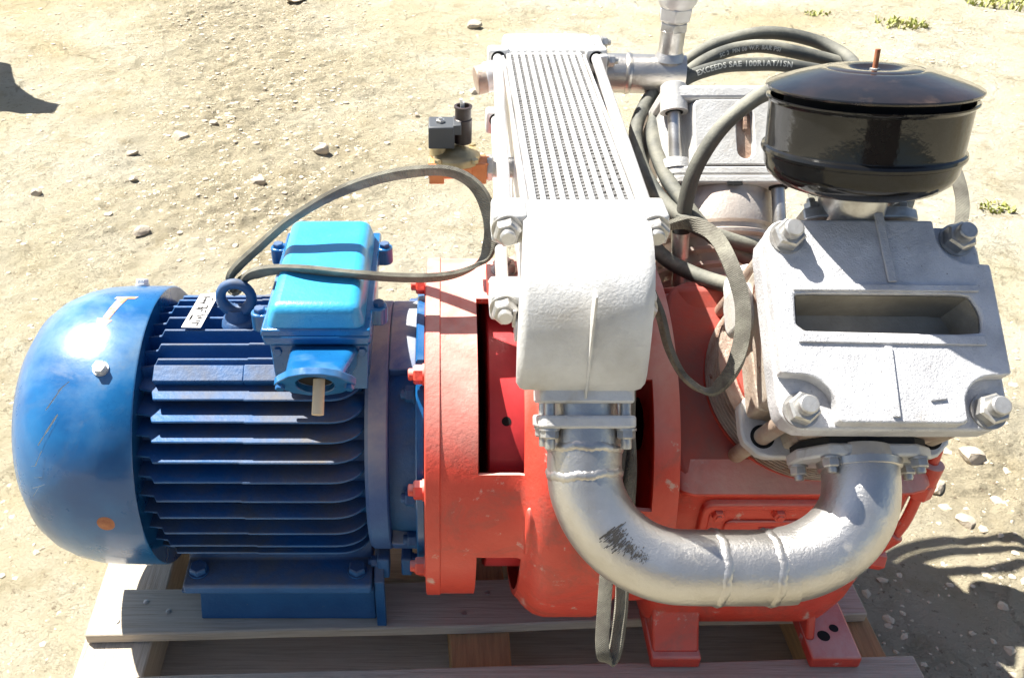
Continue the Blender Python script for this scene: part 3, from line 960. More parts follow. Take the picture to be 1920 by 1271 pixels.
# oil filler pipe
OY = -.190
OP = [(.6450, OY + .004, .115), (.6428, OY, .080), (.6408, OY, .040), (.639, OY, -.004), (.6345, OY, -.030), (.624, OY, -.054), (.600, OY + .01, -.070)]
op = MB().tube(smooth_path(OP, 8), .0072, 14)
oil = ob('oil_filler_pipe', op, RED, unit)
OA = (V3(OP[1]) - V3(OP[2])).normalized()
ob('pipe_collar', MB().lathe([(0, .0150), (.030, .0150), (.032, .012)], V3(OP[2]) + OA * .022, OA, 24), RED, oil)
ob('pipe_nut', MB().prism(hexpoly(.0165), (V3(OP[2]) - OA * .004, *basis(OA)), 0, .025), RED, oil, bevel=.002)
ob('pipe_union', MB().cyl((.631, OY, -.038), (.606, OY + .005, -.076), .0135, .0135), RED, oil, bevel=.002)
ob('drain_plug', MB().prism(hexpoly(.017), (V3((.592, -.188, -.085)), *basis((1, -.1, -.15))), 0, .034), RED, oil, bevel=.002)

# ---- front cylinder and head
rot = R(-.4)
EX = V3((math.cos(rot), 0, 0)) + UV * math.sin(rot)
EY = UV * math.cos(rot) - V3((math.sin(rot), 0, 0))
FO = V3((.4825, 0, 0)) + UV * .0085
FR = (FO, EX, EY, NV)
cyl = ob('front_cylinder', MB().lathe([(.195, .134), (.206, .134), (.207, .118), (.288, .118)], FO, NV, 64), REDDARK, unit)
for k in range(7):
    h = .2135 + k * .0105
    ob('cylinder_fin', MB().lathe([(h, .117), (h + .0008, .1355), (h + .0035, .1355), (h + .0043, .117)], FO, NV, 72), DARKCAST, cyl, angle=60)
EARS = [(.125, .058), (.125, .104), (.104, .125), (.058, .125), (.046, .109), (-.046, .109), (-.058, .125), (-.104, .125), (-.125, .104), (-.125, .058), (-.109, .046), (-.109, -.046),
        (-.125, -.058), (-.125, -.104), (-.104, -.125), (-.058, -.125), (-.046, -.109), (.046, -.109), (.058, -.125), (.104, -.125), (.125, -.104), (.125, -.058), (.109, -.046), (.109, .046)]
ob('cylinder_flange', MB().ring(resample(EARS, 96), arcn(.10, 96), FR, .288, .306), CAST, cyl, bevel=.003, angle=50)
for sx in (-1, 1):
    for sy in (-1, 1):
        p = FO + EX * (.1 * sx) + EY * (.1 * sy)
        ob('stud', MB().cyl(p + NV * .19, p + NV * .44, .0105, n=20), DARKCAST, cyl)
        ob('stud_hole', MB().lathe([(.3058, .0145), (.3066, .0145)], p, NV, 24), HOLE, cyl)
body = [(-.118, -.078), (-.084, -.084), (-.078, -.116), (.078, -.116), (.084, -.084), (.118, -.078), (.118, .078), (.084, .084), (.078, .118), (-.078, .118), (-.084, .084), (-.118, .078)]
head = ob('front_cylinder_head', MB().prism(body, FR, .306, .352, [(x * 1.0, y) for x, y in body]).prism(body, FR, .352, .398, [(x * 1.02, y * 1.02) for x, y in body]), DARKCAST, unit, bevel=.005, seg=2, angle=50)
ob('head_port', MB().prism(rrect(.030, .034, .02), (FO + NV * .345 - EX * .116 + EY * .045, EY, NV, -EX), -.02, .020), CAST, head, bevel=.008, seg=3)
slot = resample([(-.1005, -.016), (.098, -.0195), (.1015, .004), (.092, .0265), (-.098, .027)], 72)
outline = rrect(.1235, .1190, .028, 8, 0, -.002)
ob('head_cover', MB().ring(resample(outline, 72), slot, FR, .398, .431, floor=.399), COVER, head, bevel=.004, seg=3, angle=50)
sl2 = [(x * .985, y * .96 + .0002) for x, y in slot]
sl3 = [(x * .93 - .002, y * .80 - .002) for x, y in slot]
lin = MB()
nn = len(slot)
lin.add([FO + EX * p[0] + EY * p[1] + NV * .446 for p in sl2] + [FO + EX * p[0] + EY * p[1] + NV * .400 for p in sl3], [(i, (i + 1) % nn, nn + (i + 1) % nn, nn + i) for i in range(nn)] + [tuple(nn + i for i in range(nn))])
ob('slot_wall', lin, SLOTM, head, angle=40)
def scooped(w, scoops):
    out = []
    for sx, sy, a0 in ((1, 1, 0), (-1, 1, 90), (-1, -1, 180), (1, -1, 270)):
        if (sx, sy) in scoops:
            # concave bite around the nut, entered and left along the edges
            c = (.104 * sx, .104 * sy)
            r = .037
            pts = []
            for k in range(9):
                t = k / 8
                a = R(a0 - 90 - 0 + 0) if False else None
            e1 = (w * sx, c[1] - sy * r) if sx * sy > 0 else (c[0] - sx * r, w * sy)
            e2 = (c[0] - sx * r, w * sy) if sx * sy > 0 else (w * sx, c[1] - sy * r)
            th1 = math.atan2(e1[1] - c[1], e1[0] - c[0])
            th2 = math.atan2(e2[1] - c[1], e2[0] - c[0])
            mid = math.atan2(-sy, -sx)
            def sweep(a, b):
                d = (b - a + math.pi) % (2 * math.pi) - math.pi
                return [a + d * k / 5 for k in range(6)]
            s1 = math.atan2(-sy, 0) if sx * sy > 0 else math.atan2(0, -sx)
            s2 = math.atan2(0, -sx) if sx * sy > 0 else math.atan2(-sy, 0)
            out.append(e1)
            out += [(c[0] + r * math.cos(t), c[1] + r * math.sin(t)) for t in sweep(s1, s2)]
            out.append(e2)
        else:
            out += rrect(w, w, .024, 8)[{(1, 1): 0, (-1, 1): 9, (-1, -1): 18, (1, -1): 27}[(sx, sy)]:][:9]
    return out
ro = scooped(.1222, {(1, 1), (-1, -1), (1, -1)})
ro = [(x, y * .958 - .001) for x, y in ro]
ob('raised_face', MB().ring(resample(ro, 144), resample(slot, 144), FR, .4305, .450, floor=None), COVER, head, bevel=.003, seg=3, angle=50)
def strip(name, x0, y0, x1, y1, w, h=.0032):
    d = V3((x1 - x0, y1 - y0, 0)).normalized()
    ex = EX * d.x + EY * d.y
    ey = EY * d.x - EX * d.y
    L = math.hypot(x1 - x0, y1 - y0)
    ob(name, MB().fbox((FO + EX * x0 + EY * y0 + NV * .4498, ex, ey, NV), (0, -w / 2, 0), (L, w / 2, h)), COVER, head, bevel=.0012)
strip('cast_rib', -.101, -.0245, .100, -.027, .011)
strip('cast_rib', -.100, .0335, .102, .033, .008)
strip('cast_rib', -.006, -.034, -.008, -.112, .0085)
strip('cast_rib', .006, .124, .010, .040, .010)
strip('cast_lump', .030, -.092, .047, -.090, .005, .003)
for sx, sy, hz in ((-1, 1, .450), (1, 1, .431), (-1, -1, .431), (1, -1, .431)):
    p = FO + EX * (.1 * sx) + EY * (.1 * sy if (sx, sy) != (-1, 1) else .093)
    bolt('head_nut', head, p + NV * hz, NV, .0175, .014, .0105, .012, ZINC, spin=rs.uniform(0, 1))
for p in ((-.118, 0), (.118, 0)):
    pass

# intake flange, elbow, air filter
IF = (FO + EY * .1305, EX, NV, EY)
ob('intake_flange', MB().prism([(-.066, .352), (-.05, .345), (.05, .345), (.066, .352), (.066, .424), (.05, .432), (-.05, .432), (-.066, .424)], IF, -.002, .0125), ZINC, head, bevel=.002)
for x in (-.052, .052):
    bolt('flange_bolt', head, FO + EY * .143 + EX * x + NV * .415, EY, .009, .008, .005, .006, ZINC)
FB = V3((.4735, -.120, .4575))
FK = V3((-.015, math.sin(R(11)), math.cos(R(11)))).normalized()
ip = MB().tube(smooth_path([FO + EY * .135 + NV * .392, FO + EY * .152 + NV * .398, FB - FK * .02, FB + FK * .012], 6), .0375, 32)
ob('intake_pipe', ip, STEEL, head, angle=60)
FS = .90
def fsc(mb):
    mb.v = [tuple(FB + (V3(p) - FB) * FS) for p in mb.v]
    return mb
bowl = MB().lathe([(.0, .02), (.0, .074), (.0015, .084), (.007, .098), (.017, .1095), (.028, .1145), (.040, .116), (.0425, .1165), (.0445, .1195), (.048, .1205), (.0515, .1195), (.0535, .1165), (.056, .116),
                   (.106, .1175), (.1085, .1195), (.1105, .1215), (.1125, .1215), (.1135, .1195), (.112, .1165), (.10, .114), (.03, .110), (.02, .02)], FB, FK, 96)
filt = ob('air_filter', fsc(bowl), BLACK, unit, angle=28)
ob('filter_core', fsc(MB().lathe([(.02, .100), (.126, .100)], FB, FK, 64)), HOLE, filt)
lid = MB().lathe([(.1215, .118), (.1205, .1205), (.1215, .1225), (.1238, .1238), (.1255, .1235), (.1275, .120), (.1310, .112), (.1355, .099), (.1362, .0965), (.1405, .082), (.1450, .064), (.1462, .058), (.1458, .0555), (.1472, .052),
                  (.1478, .040), (.1470, .031), (.1435, .025), (.1415, .020), (.1410, .012), (.1410, .001)], FB, FK, 96)
ob('filter_lid', fsc(lid), LIDBLACK, filt, angle=24)
ob('wing_stud', fsc(MB().lathe([(.140, .0032), (.168, .0032), (.1685, .0025)], FB, FK, 14)), RUST, filt)
ob('stud_nut', fsc(MB().prism(hexpoly(.0062), (FB, *basis(FK)), .1412, .146)), ZINC, filt, bevel=.0006)

# ---- rear cylinder
AR = R(42)
NB = V3((0, math.sin(AR), math.cos(AR)))
UB = V3((0, -math.cos(AR), math.sin(AR)))
RO = V3((.4285, 0, 0))
RF = (RO, V3((1, 0, 0)), UB, NB)
rcyl = ob('rear_cylinder', MB().lathe([(.195, .098), (.214, .098), (.216, .080), (.228, .080), (.231, .094), (.236, .0945), (.239, .080), (.251, .080), (.254, .093), (.259, .0935), (.262, .082), (.276, .083),
                                      (.280, .092), (.285, .0925), (.289, .083), (.296, .083), (.300, .0885), (.338, .0885), (.342, .086), (.352, .086)], RO, NB, 72), BARREL, unit, angle=35)
rhead = ob('rear_cylinder_head', MB().prism(rrect(.0965, .0905, .02), RF, .3525, .3655), CAST, unit, bevel=.003)
ob('valve_plate', MB().prism(rrect(.0955, .0895, .02), RF, .3666, .3785), CAST, rhead, bevel=.002)
blk = [(-.092, -.05), (-.050, -.088), (.080, -.088), (.094, -.075), (.094, .078), (-.052, .078), (-.0585, .060), (-.092, .052)]
ob('head_block', MB().prism(blk, RF, .3786, .482), CAST, rhead, bevel=.004, seg=3)
ob('head_top', MB().prism(rrect(.0960, .0895, .024), RF, .4822, .505), CAST, rhead, bevel=.006, seg=3)
sx = -1
ob('corner_boss', MB().lathe([(.3787, .021), (.394, .019)], RO + V3((.0765 * sx, 0, 0)) + UB * .070, NB, 24), CAST, rhead)
ob('corner_cap', MB().lathe([(.468, .021), (.510, .0195), (.512, .017)], RO + V3((.0765 * sx, 0, 0)) + UB * .070, NB, 24), CAST, rhead)
ob('stud_hole', MB().lathe([(.4675, .0135), (.4685, .0135)], RO + V3((.0765 * sx, 0, 0)) + UB * .070, NB, 20), HOLE, rhead)
for sx in (-1, 1):
    for sy in (-1, 1):
        p = RO + V3((.0765 * sx, 0, 0)) + UB * (.070 * sy)
        ob('stud', MB().cyl(p + NB * .19, p + NB * (.515 if sx < 0 else .48), .0098, n=18), STEEL, rhead)
        ob('stud_collar', MB().lathe([(.3495, .0135), (.3524, .0135)], p, NB, 20), HOLE, rhead)
pf = (RO + V3((.020, 0, 0)) + UB * .0775 + NB * .4303, V3((1, 0, 0)), NB, UB)
cps = rrect(.0128, .040, .0127, 6, .004, 0)
pol = [(.072, -.050), (.072, .0515), (-.066, .0515), (-.072, .044), (-.072, -.044), (-.066, -.050)]
ob('side_panel', MB().ring(resample(pol, 80), resample(cps, 80), pf, -.001, .0125, floor=.0005), CAST, rhead, bevel=.002, seg=2, angle=50)
ob('port_wall', MB().prism([(p[0], p[1]) for p in rrect(.0118, .039, .0117, 6, .004, 0)], pf, .0006, .0012), DARKCAST, rhead)
ob('port_stem', MB().fbox(pf, (.003, .006, .0012), (.009, .036, .009)), DARKCAST, rhead, bevel=.001)
ob('port_clip', MB().fbox(pf, (-.009, .036, .002), (.016, .0405, .0132)), HOLE, rhead, bevel=.001)
ob('plate_clip', MB().fbox(RF, (-.006, .0895, .349), (.016, .0925, .354)), HOLE, rhead)
# hidden elbow added behind the filter to fill the ground shadow at right
el = MB().tube(smooth_path([(.515, .265, .345), (.60, .262, .352), (.665, .255, .350), (.700, .25, .300), (.705, .25, .20), (.690, .24, .12)], 6), .036, 28)
elbow = ob('shadow_elbow', el, PIPE, unit, angle=60)
ob('shadow_elbow_flange', MB().prism(rrect(.062, .055, .015), (V3((.5225, .265, .345)), V3((0, .81, .588)), V3((0, -.588, .81)), V3((1, 0, 0))), .003, .017), CAST, elbow, bevel=.003)
ob('shadow_elbow_band', MB().lathe([(0, .040), (.03, .040)], (.6, .262, .352), (1, -.04, .02), 32), ZINC, elbow)

# ---- intercooler
cx0, cx1, cy0, cy1, ctop = .1010, .2190, -.142, .386, .4455
cooler = ob('intercooler', MB().box((cx0 - .003, cy0, .325), (cx1 + .003, cy1, ctop - .006)), SILVER, unit, bevel=.002)
nb = 11
bw, gap = .0064, None
gap = ((cx1 - cx0) - nb * bw) / (nb - 1)
for i in range(nb):
    x = cx0 + i * (bw + gap)
    b = MB().box((x, cy0 + .002, ctop - .0058), (x + bw, cy1 - .002, ctop + .0035))
    ob('cooler_bar', b, SILVER, cooler, bevel=.0012)
    if i < nb - 1:
        z = MB()
        K = 60
        rr = random.Random(i)
        y0, y1 = cy0 + .010, cy1 - .012
        xa, xb = x + bw + .0002, x + bw + gap - .0002
        z.box((xa, y0, ctop - .0057), (xb, y1, ctop - .0030))
        for k in range(K):
            yy = y0 + (y1 - y0) * (k + .2) / K
            j = rr.uniform(-.0005, .0005) * (3 if (i > 5 and k < 16) else 1)
            sk = .0022
            f = lambda h, q: [(xa, yy + j, h), (xb, yy + sk + q + j, h), (xb, yy + sk + q + .0054 + j, h), (xa, yy + .0054 + j, h)]
            z.hexa(f(ctop - .0021, 0), f(ctop + .0010, j))
        ob('corrugated_strip', z, CORR, cooler, angle=10)
for yy in (cy0 + .003, cy1 - .012):
    ob('end_comb', MB().box((cx0 - .002, yy, ctop - .0057), (cx1 + .002, yy + .006, ctop + .0015)), SILVER, cooler)
ob('side_plate', MB().box((cx0 - .0075, cy0 + .01, .33), (cx0 - .0035, cy1 - .01, ctop + .001)), SILVER, cooler, bevel=.001)
ob('side_plate', MB().box((cx1 + .0035, cy0 + .01, .33), (cx1 + .0075, cy1 - .01, ctop + .001)), SILVER, cooler, bevel=.001)
# front header: profile swept along X
hp = [(-.143, .306), (-.143, .452), (-.160, .4555), (-.205, .4545), (-.240, .4485), (-.266, .4375), (-.284, .420), (-.295, .398), (-.303, .372), (-.309, .345), (-.3115, .322), (-.308, .308), (-.299, .302)]
fh = MB()
sect = [(.079, .95), (.0825, .985), (.088, 1), (.150, 1.0), (.152, 1.004), (.206, 1.004), (.213, .99), (.2185, .955)]
vs = []
for i, (x, s) in enumerate(sect):
    for y, z in hp:
        w = max(0, (-.143 - y) / .17)
        xo = x + (.0105 * (1 - w) if x > .15 else .0125 * (1 - w))
        vs.append((xo, -.143 + (y + .143) * s, .385 + (z - .385) * s))
n = len(hp)
fs = [tuple(range(n)), tuple((len(sect) - 1) * n + k for k in range(n - 1, -1, -1))]
for i in range(len(sect) - 1):
    for k in range(n):
        k2 = (k + 1) % n
        fs.append((i * n + k, i * n + k2, (i + 1) * n + k2, (i + 1) * n + k))
fh.add(vs, fs)
header = ob('front_header', fh, CAST, unit, bevel=.007, seg=3, angle=55)
PW = V3((0, -.63, -.776)).normalized()                  # the way the bent pipe leaves the header
HP = V3((.1565, -.2755, .2835))
PN = V3((0, PW.z, -PW.y))
HFR = (HP, V3((1, 0, 0)), PN, PW)
ob('header_pad', MB().prism(rrect(.0515, .040, .008), HFR, -.045, .0155), CAST, header, bevel=.003, seg=2)
ob('pad_rib', MB().box((.1525, -.3135, .300), (.1555, -.295, .43)), CAST, header, bevel=.001)
# lugs with tie rods
rods = (( .0705, .441, .0885), (.2315, .441, .2445), (.0715, .338, .0885), (.2315, .338, .2445))
for x0, z, x1 in rods:
    w = .0165
    ob('tie_lug', MB().box((x0 - w, -.192, z - .019), (x0 + w + (.006 if x0 < .1 else 0), -.1465, z + .0165)), CAST, header, bevel=.005, seg=3)
    bolt('tie_nut', header, (x0, -.192, z), (0, -1, 0), .0155, .013, .0088, .008, ZINC, spin=.3)
    ob('tie_rod', MB().cyl((x0, -.15, z), (x1, .40, z), .0078, n=20), SILVER, cooler)
ob('lug_web', MB().box((.089, -.185, .325), (.096, -.150, .44)), CAST, header, bevel=.002)
lk = MB().lathe([(0, .015), (.010, .015), (.012, .012)], (.0835, -.205, .317), (1, 0, .0), 24)
ob('side_plug', lk, CAST, header)
ob('plug_tab', MB().box((.080, -.210, .322), (.0845, -.196, .345)), ZINC, header, bevel=.001)
# back header
bh = MB()
bp_ = [(cy1, .325), (cy1, .450), (cy1 + .03, .456), (cy1 + .075, .452), (cy1 + .098, .435), (cy1 + .105, .40), (cy1 + .10, .335)]
bh.prism(bp_[::-1], YZ, .099, .247)
bhead = ob('back_header', bh, CAST, unit, bevel=.008, seg=3)
for x1, z in ((.0885, .441), (.2445, .441), (.0885, .338), (.2445, .338)):
    ob('rod_lug', MB().box((x1 - .017, .372, z - .025), (x1 + .017, .398, z + .014)), CAST, bhead, bevel=.005, seg=3)
    ob('lug_slot', MB().lathe([(0, .0115), (.0006, .0115)], (x1, .3722, z), (0, -1, 0), 24), HOLE, bhead)
ob('outlet_flange', MB().box((.2475, .362, .352), (.262, .468, .4485)), SILVER, bhead, bevel=.003)
for y, z in ((.372, .437), (.455, .440), (.372, .365)):
    bolt('outlet_bolt', bhead, (.262, y, z), (1, 0, 0), .0095, .009, .005, .006, ZINC)
ob('outlet_pipe', MB().tube([(.255, .418, .402), (.33, .412, .402), (.396, .405, .402)], .0315, 32), PIPE, bhead, angle=50)
ob('outlet_weld', MB().lathe([(0, .0318), (.003, .0338), (.007, .0335), (.010, .0318)], (.300, .414, .402), (1, -.09, 0), 32), PIPE, bhead)
tx, ty = .369, .408
ob('tee_riser', MB().lathe([(.40, .0195), (.475, .0195), (.476, .021), (.477, .0195), (.60, .0195)], (tx, ty, 0), (0, 0, 1), 28), STEEL, bhead)
ob('riser_weld', MB().lathe([(.428, .026), (.434, .023), (.440, .0198)], (tx, ty, 0), (0, 0, 1), 28), PIPE, bhead)
fz = (V3((tx, ty, 0)), V3((math.cos(.3), math.sin(.3), 0)), V3((-math.sin(.3), math.cos(.3), 0)), V3((0, 0, 1)))
ob('riser_locknut', MB().prism(hexpoly(.0232), fz, .474, .488), ZINC, bhead, bevel=.0015)
ob('riser_union', MB().prism(hexpoly(.0262), fz, .491, .512, hexpoly(.0285)), SILVER, bhead, bevel=.002)
ob('ball_valve', MB().lathe([(.512, .026), (.520, .031), (.545, .034), (.57, .031), (.59, .025), (.61, .028), (.64, .028)], (tx, ty, 0), (0, 0, 1), 28), SILVER, bhead)
ob('valve_handle', MB().box((tx + .02, ty - .012, .532), (tx + .062, ty + .004, .540)).lathe([(.02, .011), (.05, .010)], (tx, ty - .004, .54), (1, 0, 0), 16), ZINC, bhead, bevel=.002)
ob('left_plug', MB().cyl((.102, .345, .425), (.052, .335, .418), .022, .0225, 24), DARKCAST, bhead, bevel=.002)
ob('left_plug_collar', MB().cyl((.102, .345, .4265), (.066, .338, .4215), .0235, .024, 24), SILVER, bhead, bevel=.002)

# ---- bent discharge pipe from the header to the front head
up = lambda a, b: HP + V3((1, 0, 0)) * a + PW * b
fl_ = (FO - EY * .126 + NV * .352)
RB = .112
yb = .196                                                  # how far the bottom run lies below the pad
rx = .309                                                 # right leg centre, from HP
path = [up(.002, .028), up(.0015, .07), up(.001, yb - RB)]
for k in range(1, 9):
    a = R(90 * k / 8)
    path.append(up(RB - RB * math.cos(a), yb - RB + RB * math.sin(a)))
path += [up(.17, yb + .0005), up(.22, yb)]
for k in range(1, 9):
    a = R(90 * k / 8)
    path.append(up(rx - RB + RB * math.sin(a), yb - .088 + .088 * math.cos(a)) + PN * (-.006 * (k / 8) ** 2) * 0)
FLP = FO - EY * .122 + NV * .357 - EX * .012
path[-1] = path[-1].lerp(FLP - EY * .030, .5)
path.append(FLP - EY * .008)
dense = smooth_path(path, 5)
pipe = ob('discharge_pipe', MB().tube(dense, .0412, 40), PIPE, unit, angle=60)
ob('pipe_stub', MB().cyl(up(0, -.006), up(.0015, .030), .0375, n=36), PIPE, pipe)
ob('pipe_flange', MB().prism(rrect(.0530, .043, .012), HFR, .0285, .0425), CAST, pipe, bevel=.003, seg=3)
for x in (-.0405, .0425):
    for yy in (-.030, .030):
        p = HP + V3((x, 0, 0)) + PN * yy
        ob('flange_stud', MB().cyl(p + PW * .0, p + PW * .045, .0058, n=14), ZINC, pipe)
        bolt('flange_nut', pipe, p + PW * .0425, PW, .0100, .009, .0058, .011, ZINC)
def weld(i, wob=.002, r=.0412):
    p = dense[i]
    t = (dense[min(i + 1, len(dense) - 1)] - dense[max(i - 1, 0)]).normalized()
    x, y, z = basis(t)
    rr = random.Random(i)
    vs, n, K = [], 72, 5
    ph = rr.uniform(0, 6)
    for k in range(K):
        for j in range(n):
            a = 2 * math.pi * j / n
            hh = (k - 2) * .0032 + wob * math.sin(2 * a + ph) + .0009 * math.sin(9 * a) + (.0008 if j % 2 else 0)
            rad = r + (-.0010, .0009, .0017, .0009, -.0010)[k] * (1 + .35 * ((j % 3) - 1)) * (1 if k in (0, 4) else 1)
            vs.append(p + z * hh + x * (rad * math.cos(a)) + y * (rad * math.sin(a)))
    b = MB().add(vs, [(k * n + j, k * n + (j + 1) % n, (k + 1) * n + (j + 1) % n, (k + 1) * n + j) for k in range(K - 1) for j in range(n)])
    ob('weld_seam', b, PIPE, pipe, angle=70)
def near(q):
    return min(range(len(dense)), key=lambda i: (dense[i] - q).length)
for a, b in ((.0015, .058), (.001, .094), (.146, yb), (.200, yb)):
    weld(near(up(a, b)))
smear = MB()
rr = random.Random(3)
i0 = near(up(RB - RB * math.cos(R(36)), yb - RB + RB * math.sin(R(36))))
VW = V3((0, -.80, .60))
for k in range(300):
    t = rr.random()
    f = i0 + t * 12
    i = int(f)
    c0 = dense[i].lerp(dense[i + 1], f - i)
    tn = (dense[i + 1] - dense[i]).normalized()
    e1 = tn.cross(VW).normalized()
    n0 = e1.cross(tn).normalized()
    ang = rr.gauss(R(-6), R(9) * (1 - .62 * t))
    L = rr.uniform(.0015, .010) * (1.1 - t) * (.5 + rr.random())
    d = n0 * math.cos(ang) + e1 * math.sin(ang)
    da = L / .0412
    d2 = n0 * math.cos(ang + da) + e1 * math.sin(ang + da)
    w = rr.uniform(.0005, .0013) * (1.2 - .7 * t)
    smear.add([c0 + d * .0416, c0 + d * .0416 + tn * w, c0 + d2 * .0416 + tn * w, c0 + d2 * .0416], [(0, 1, 2, 3)])
ob('scuff_marks', smear, SOOT, pipe)
# right flange on the underside of the head
FL = (FLP, EX, NV, -EY)
ob('head_flange', MB().prism([(-.071, -.030), (-.052, -.042), (.052, -.042), (.074, -.020), (.074, .018), (.052, .036), (-.045, .036), (-.071, .004)], FL, .004, .018), CAST, pipe, bevel=.003, seg=2)
ob('flange_gasket', MB().prism([(-.066, -.028), (-.05, -.039), (.05, -.039), (.070, -.018), (.070, .016), (.05, .033), (-.044, .033), (-.066, .002)], FL, -.004, .004), GASKET, pipe)
ob('flange_collar', MB().lathe([(.018, .0455), (.026, .0445), (.028, .042)], FL[0], -EY, 40), PIPE, pipe)
for x, y in ((-.060, -.024), (-.042, .026), (.055, .026), (.060, -.014)):
    bolt('flange_bolt', pipe, FL[0] + EX * x + NV * y - EY * .018, -EY, .0095, .009, .0055, .006, ZINC)

# ---- solenoid valve
SO = V3((0, .05, .402))
sv = MB().cyl((-.019, .05, .402), (.062, .05, .402), .016, n=8).box((-.018, .034, .385), (.002, .066, .412)).box((.036, .034, .385), (.058, .066, .414)).box((-.0, .026, .398), (.038, .078, .412))
valve = ob('solenoid_valve', sv, BRONZE, unit, bevel=.0015)
ob('valve_bonnet', MB().lathe([(.0, .032), (.008, .032), (.010, .030), (.012, .022), (.016, .016), (.020, .010), (.021, .002)], (.018, .053, .411), (0, .05, 1), 36).box((.012, .062, .411), (.045, .085, .421)), BRASS, valve, angle=45)
for x, y in ((-.006, .030), (.042, .030), (.040, .080)):
    bolt('bonnet_screw', valve, (x, y, .418), (0, 0, 1), .005, .005, .002, 0, BRASS, washer=False)
ob('coil_neck', MB().lathe([(.410, .014), (.424, .0135), (.430, .0115), (.445, .0115)], (-.004, .056, 0), (0, 0, 1), 24), BRASS, valve)
ob('coil', MB().box((-.0185, .038, .433), (.0155, .076, .463)), PLASTIC, valve, bevel=.002)
ob('coil_clip', MB().box((.0135, .0385, .452), (.024, .072, .4655)), PLASTIC, valve, bevel=.001)
bolt('coil_nut', valve, (-.003, .056, .463), (0, 0, 1), .006, .004, .003, .002, STEEL, washer=False)
ob('plug_connector', MB().lathe([(.434, .0118), (.466, .0118), (.467, .0105), (.480, .0105), (.481, .0118), (.4835, .0118), (.484, .0085), (.476, .0085)], (.0265, .060, 0), (0, 0, 1), 24), PLASTICB, valve)
ob('plug_bore', MB().lathe([(.4764, .0084), (.4766, .0084)], (.0265, .060, 0), (0, 0, 1), 20), HOLE, valve)
ob('cable_end', MB().tube([(.0255, .060, .472), (.0245, .0595, .486), (.0235, .059, .493)], .0020, 8).tube([(.027, .061, .472), (.0265, .061, .488)], .0016, 8), SILVER, valve)
ob('valve_nipple', MB().cyl((.055, .05, .402), (.096, .05, .402), .0135, n=24).prism(hexpoly(.0175), (V3((.0585, .05, .402)), *basis((1, 0, 0))), 0, .008), ZINC, valve, bevel=.001)
# ------------------------------------------------------------------ things lying on and hanging from the machine
def ribbon(name, pts, wdirs, w, th, m, closed=True, n=8):
    P = smooth_path(pts, n, closed)
    Wd = smooth_path(wdirs, n, closed)
    N = len(P)
    vs = []
    for i in range(N):
        a = P[(i - 1) % N] if closed or i else P[i]
        b = P[(i + 1) % N] if closed or i < N - 1 else P[i]
        t = (b - a).normalized()
        wv = Wd[i] - t * Wd[i].dot(t)
        wv.normalize()
        nv = t.cross(wv)
        for s, h in ((-.5, -.42), (-.42, -.5), (.42, -.5), (.5, -.42), (.5, .42), (.42, .5), (-.42, .5), (-.5, .42)):
            vs.append(P[i] + wv * (w * s) + nv * (th * h))
    fs = []
    for i in range(N if closed else N - 1):
        i2 = (i + 1) % N
        for k in range(8):
            k2 = (k + 1) % 8
            fs.append((i * 8 + k, i * 8 + k2, i2 * 8 + k2, i2 * 8 + k))
    if not closed:
        fs += [tuple(range(8)), tuple((N - 1) * 8 + k for k in range(8))]
    return ob(name, MB().add(vs, fs), m, None, angle=50)
HOSE = [(0.346,0.089,0.254),(0.345,0.098,0.301),(0.352,0.107,0.367),(0.378,0.116,0.423),(0.415,0.129,0.458),(0.461,0.164,0.464),(0.576,0.283,0.425),(0.678,0.42,0.411),(0.654,0.501,0.422),(0.567,0.513,0.438),(0.489,0.505,0.428),(0.415,0.467,0.407),(0.35,0.398,0.379),(0.309,0.315,0.348),(0.306,0.223,0.322),(0.326,0.127,0.307),(0.37,0.07,0.296),(0.445,0.057,0.278),(0.521,0.073,0.266),(0.673,0.164,0.256),(0.746,0.299,0.309),(0.727,0.437,0.383),(0.578,0.476,0.421),(0.501,0.477,0.423),(0.428,0.442,0.407),(0.366,0.373,0.379),(0.331,0.293,0.353),(0.333,0.202,0.327),(0.355,0.121,0.307),(0.396,0.084,0.273),(0.464,0.051,0.253),(0.552,0.088,0.253),(0.708,0.191,0.26),(0.737,0.309,0.323),(0.691,0.412,0.383),(0.581,0.42,0.411),(0.51,0.422,0.414),(0.449,0.419,0.409),(0.386,0.393,0.39),(0.338,0.334,0.34),(0.311,0.252,0.294),(0.304,0.164,0.256),(0.319,0.085,0.248),(0.348,0.027,0.253),(0.389,-0.026,0.264),(0.436,-0.057,0.273)]
BELT1 = [(-0.298,0.025,0.224),(-0.292,0.018,0.258),(-0.25,0.027,0.297),(-0.208,0.038,0.33),(-0.152,0.053,0.359),(-0.092,0.034,0.392),(-0.034,0.008,0.416),(0.01,-0.006,0.422),(0.041,-0.021,0.41),(0.058,-0.035,0.382),(0.062,-0.045,0.349),(0.052,-0.045,0.316),(0.026,-0.054,0.303),(-0.01,-0.058,0.297),(-0.062,-0.058,0.297),(-0.125,-0.055,0.301),(-0.185,-0.043,0.3),(-0.238,-0.014,0.281),(-0.272,0.01,0.254)]
BELT2 = [(0.259,-0.073,0.345),(0.276,-0.065,0.373),(0.307,-0.071,0.383),(0.325,-0.115,0.39),(0.333,-0.171,0.38),(0.342,-0.204,0.351),(0.339,-0.232,0.319),(0.327,-0.253,0.29),(0.313,-0.237,0.252),(0.294,-0.201,0.242),(0.276,-0.177,0.267),(0.267,-0.144,0.296),(0.256,-0.104,0.318)]
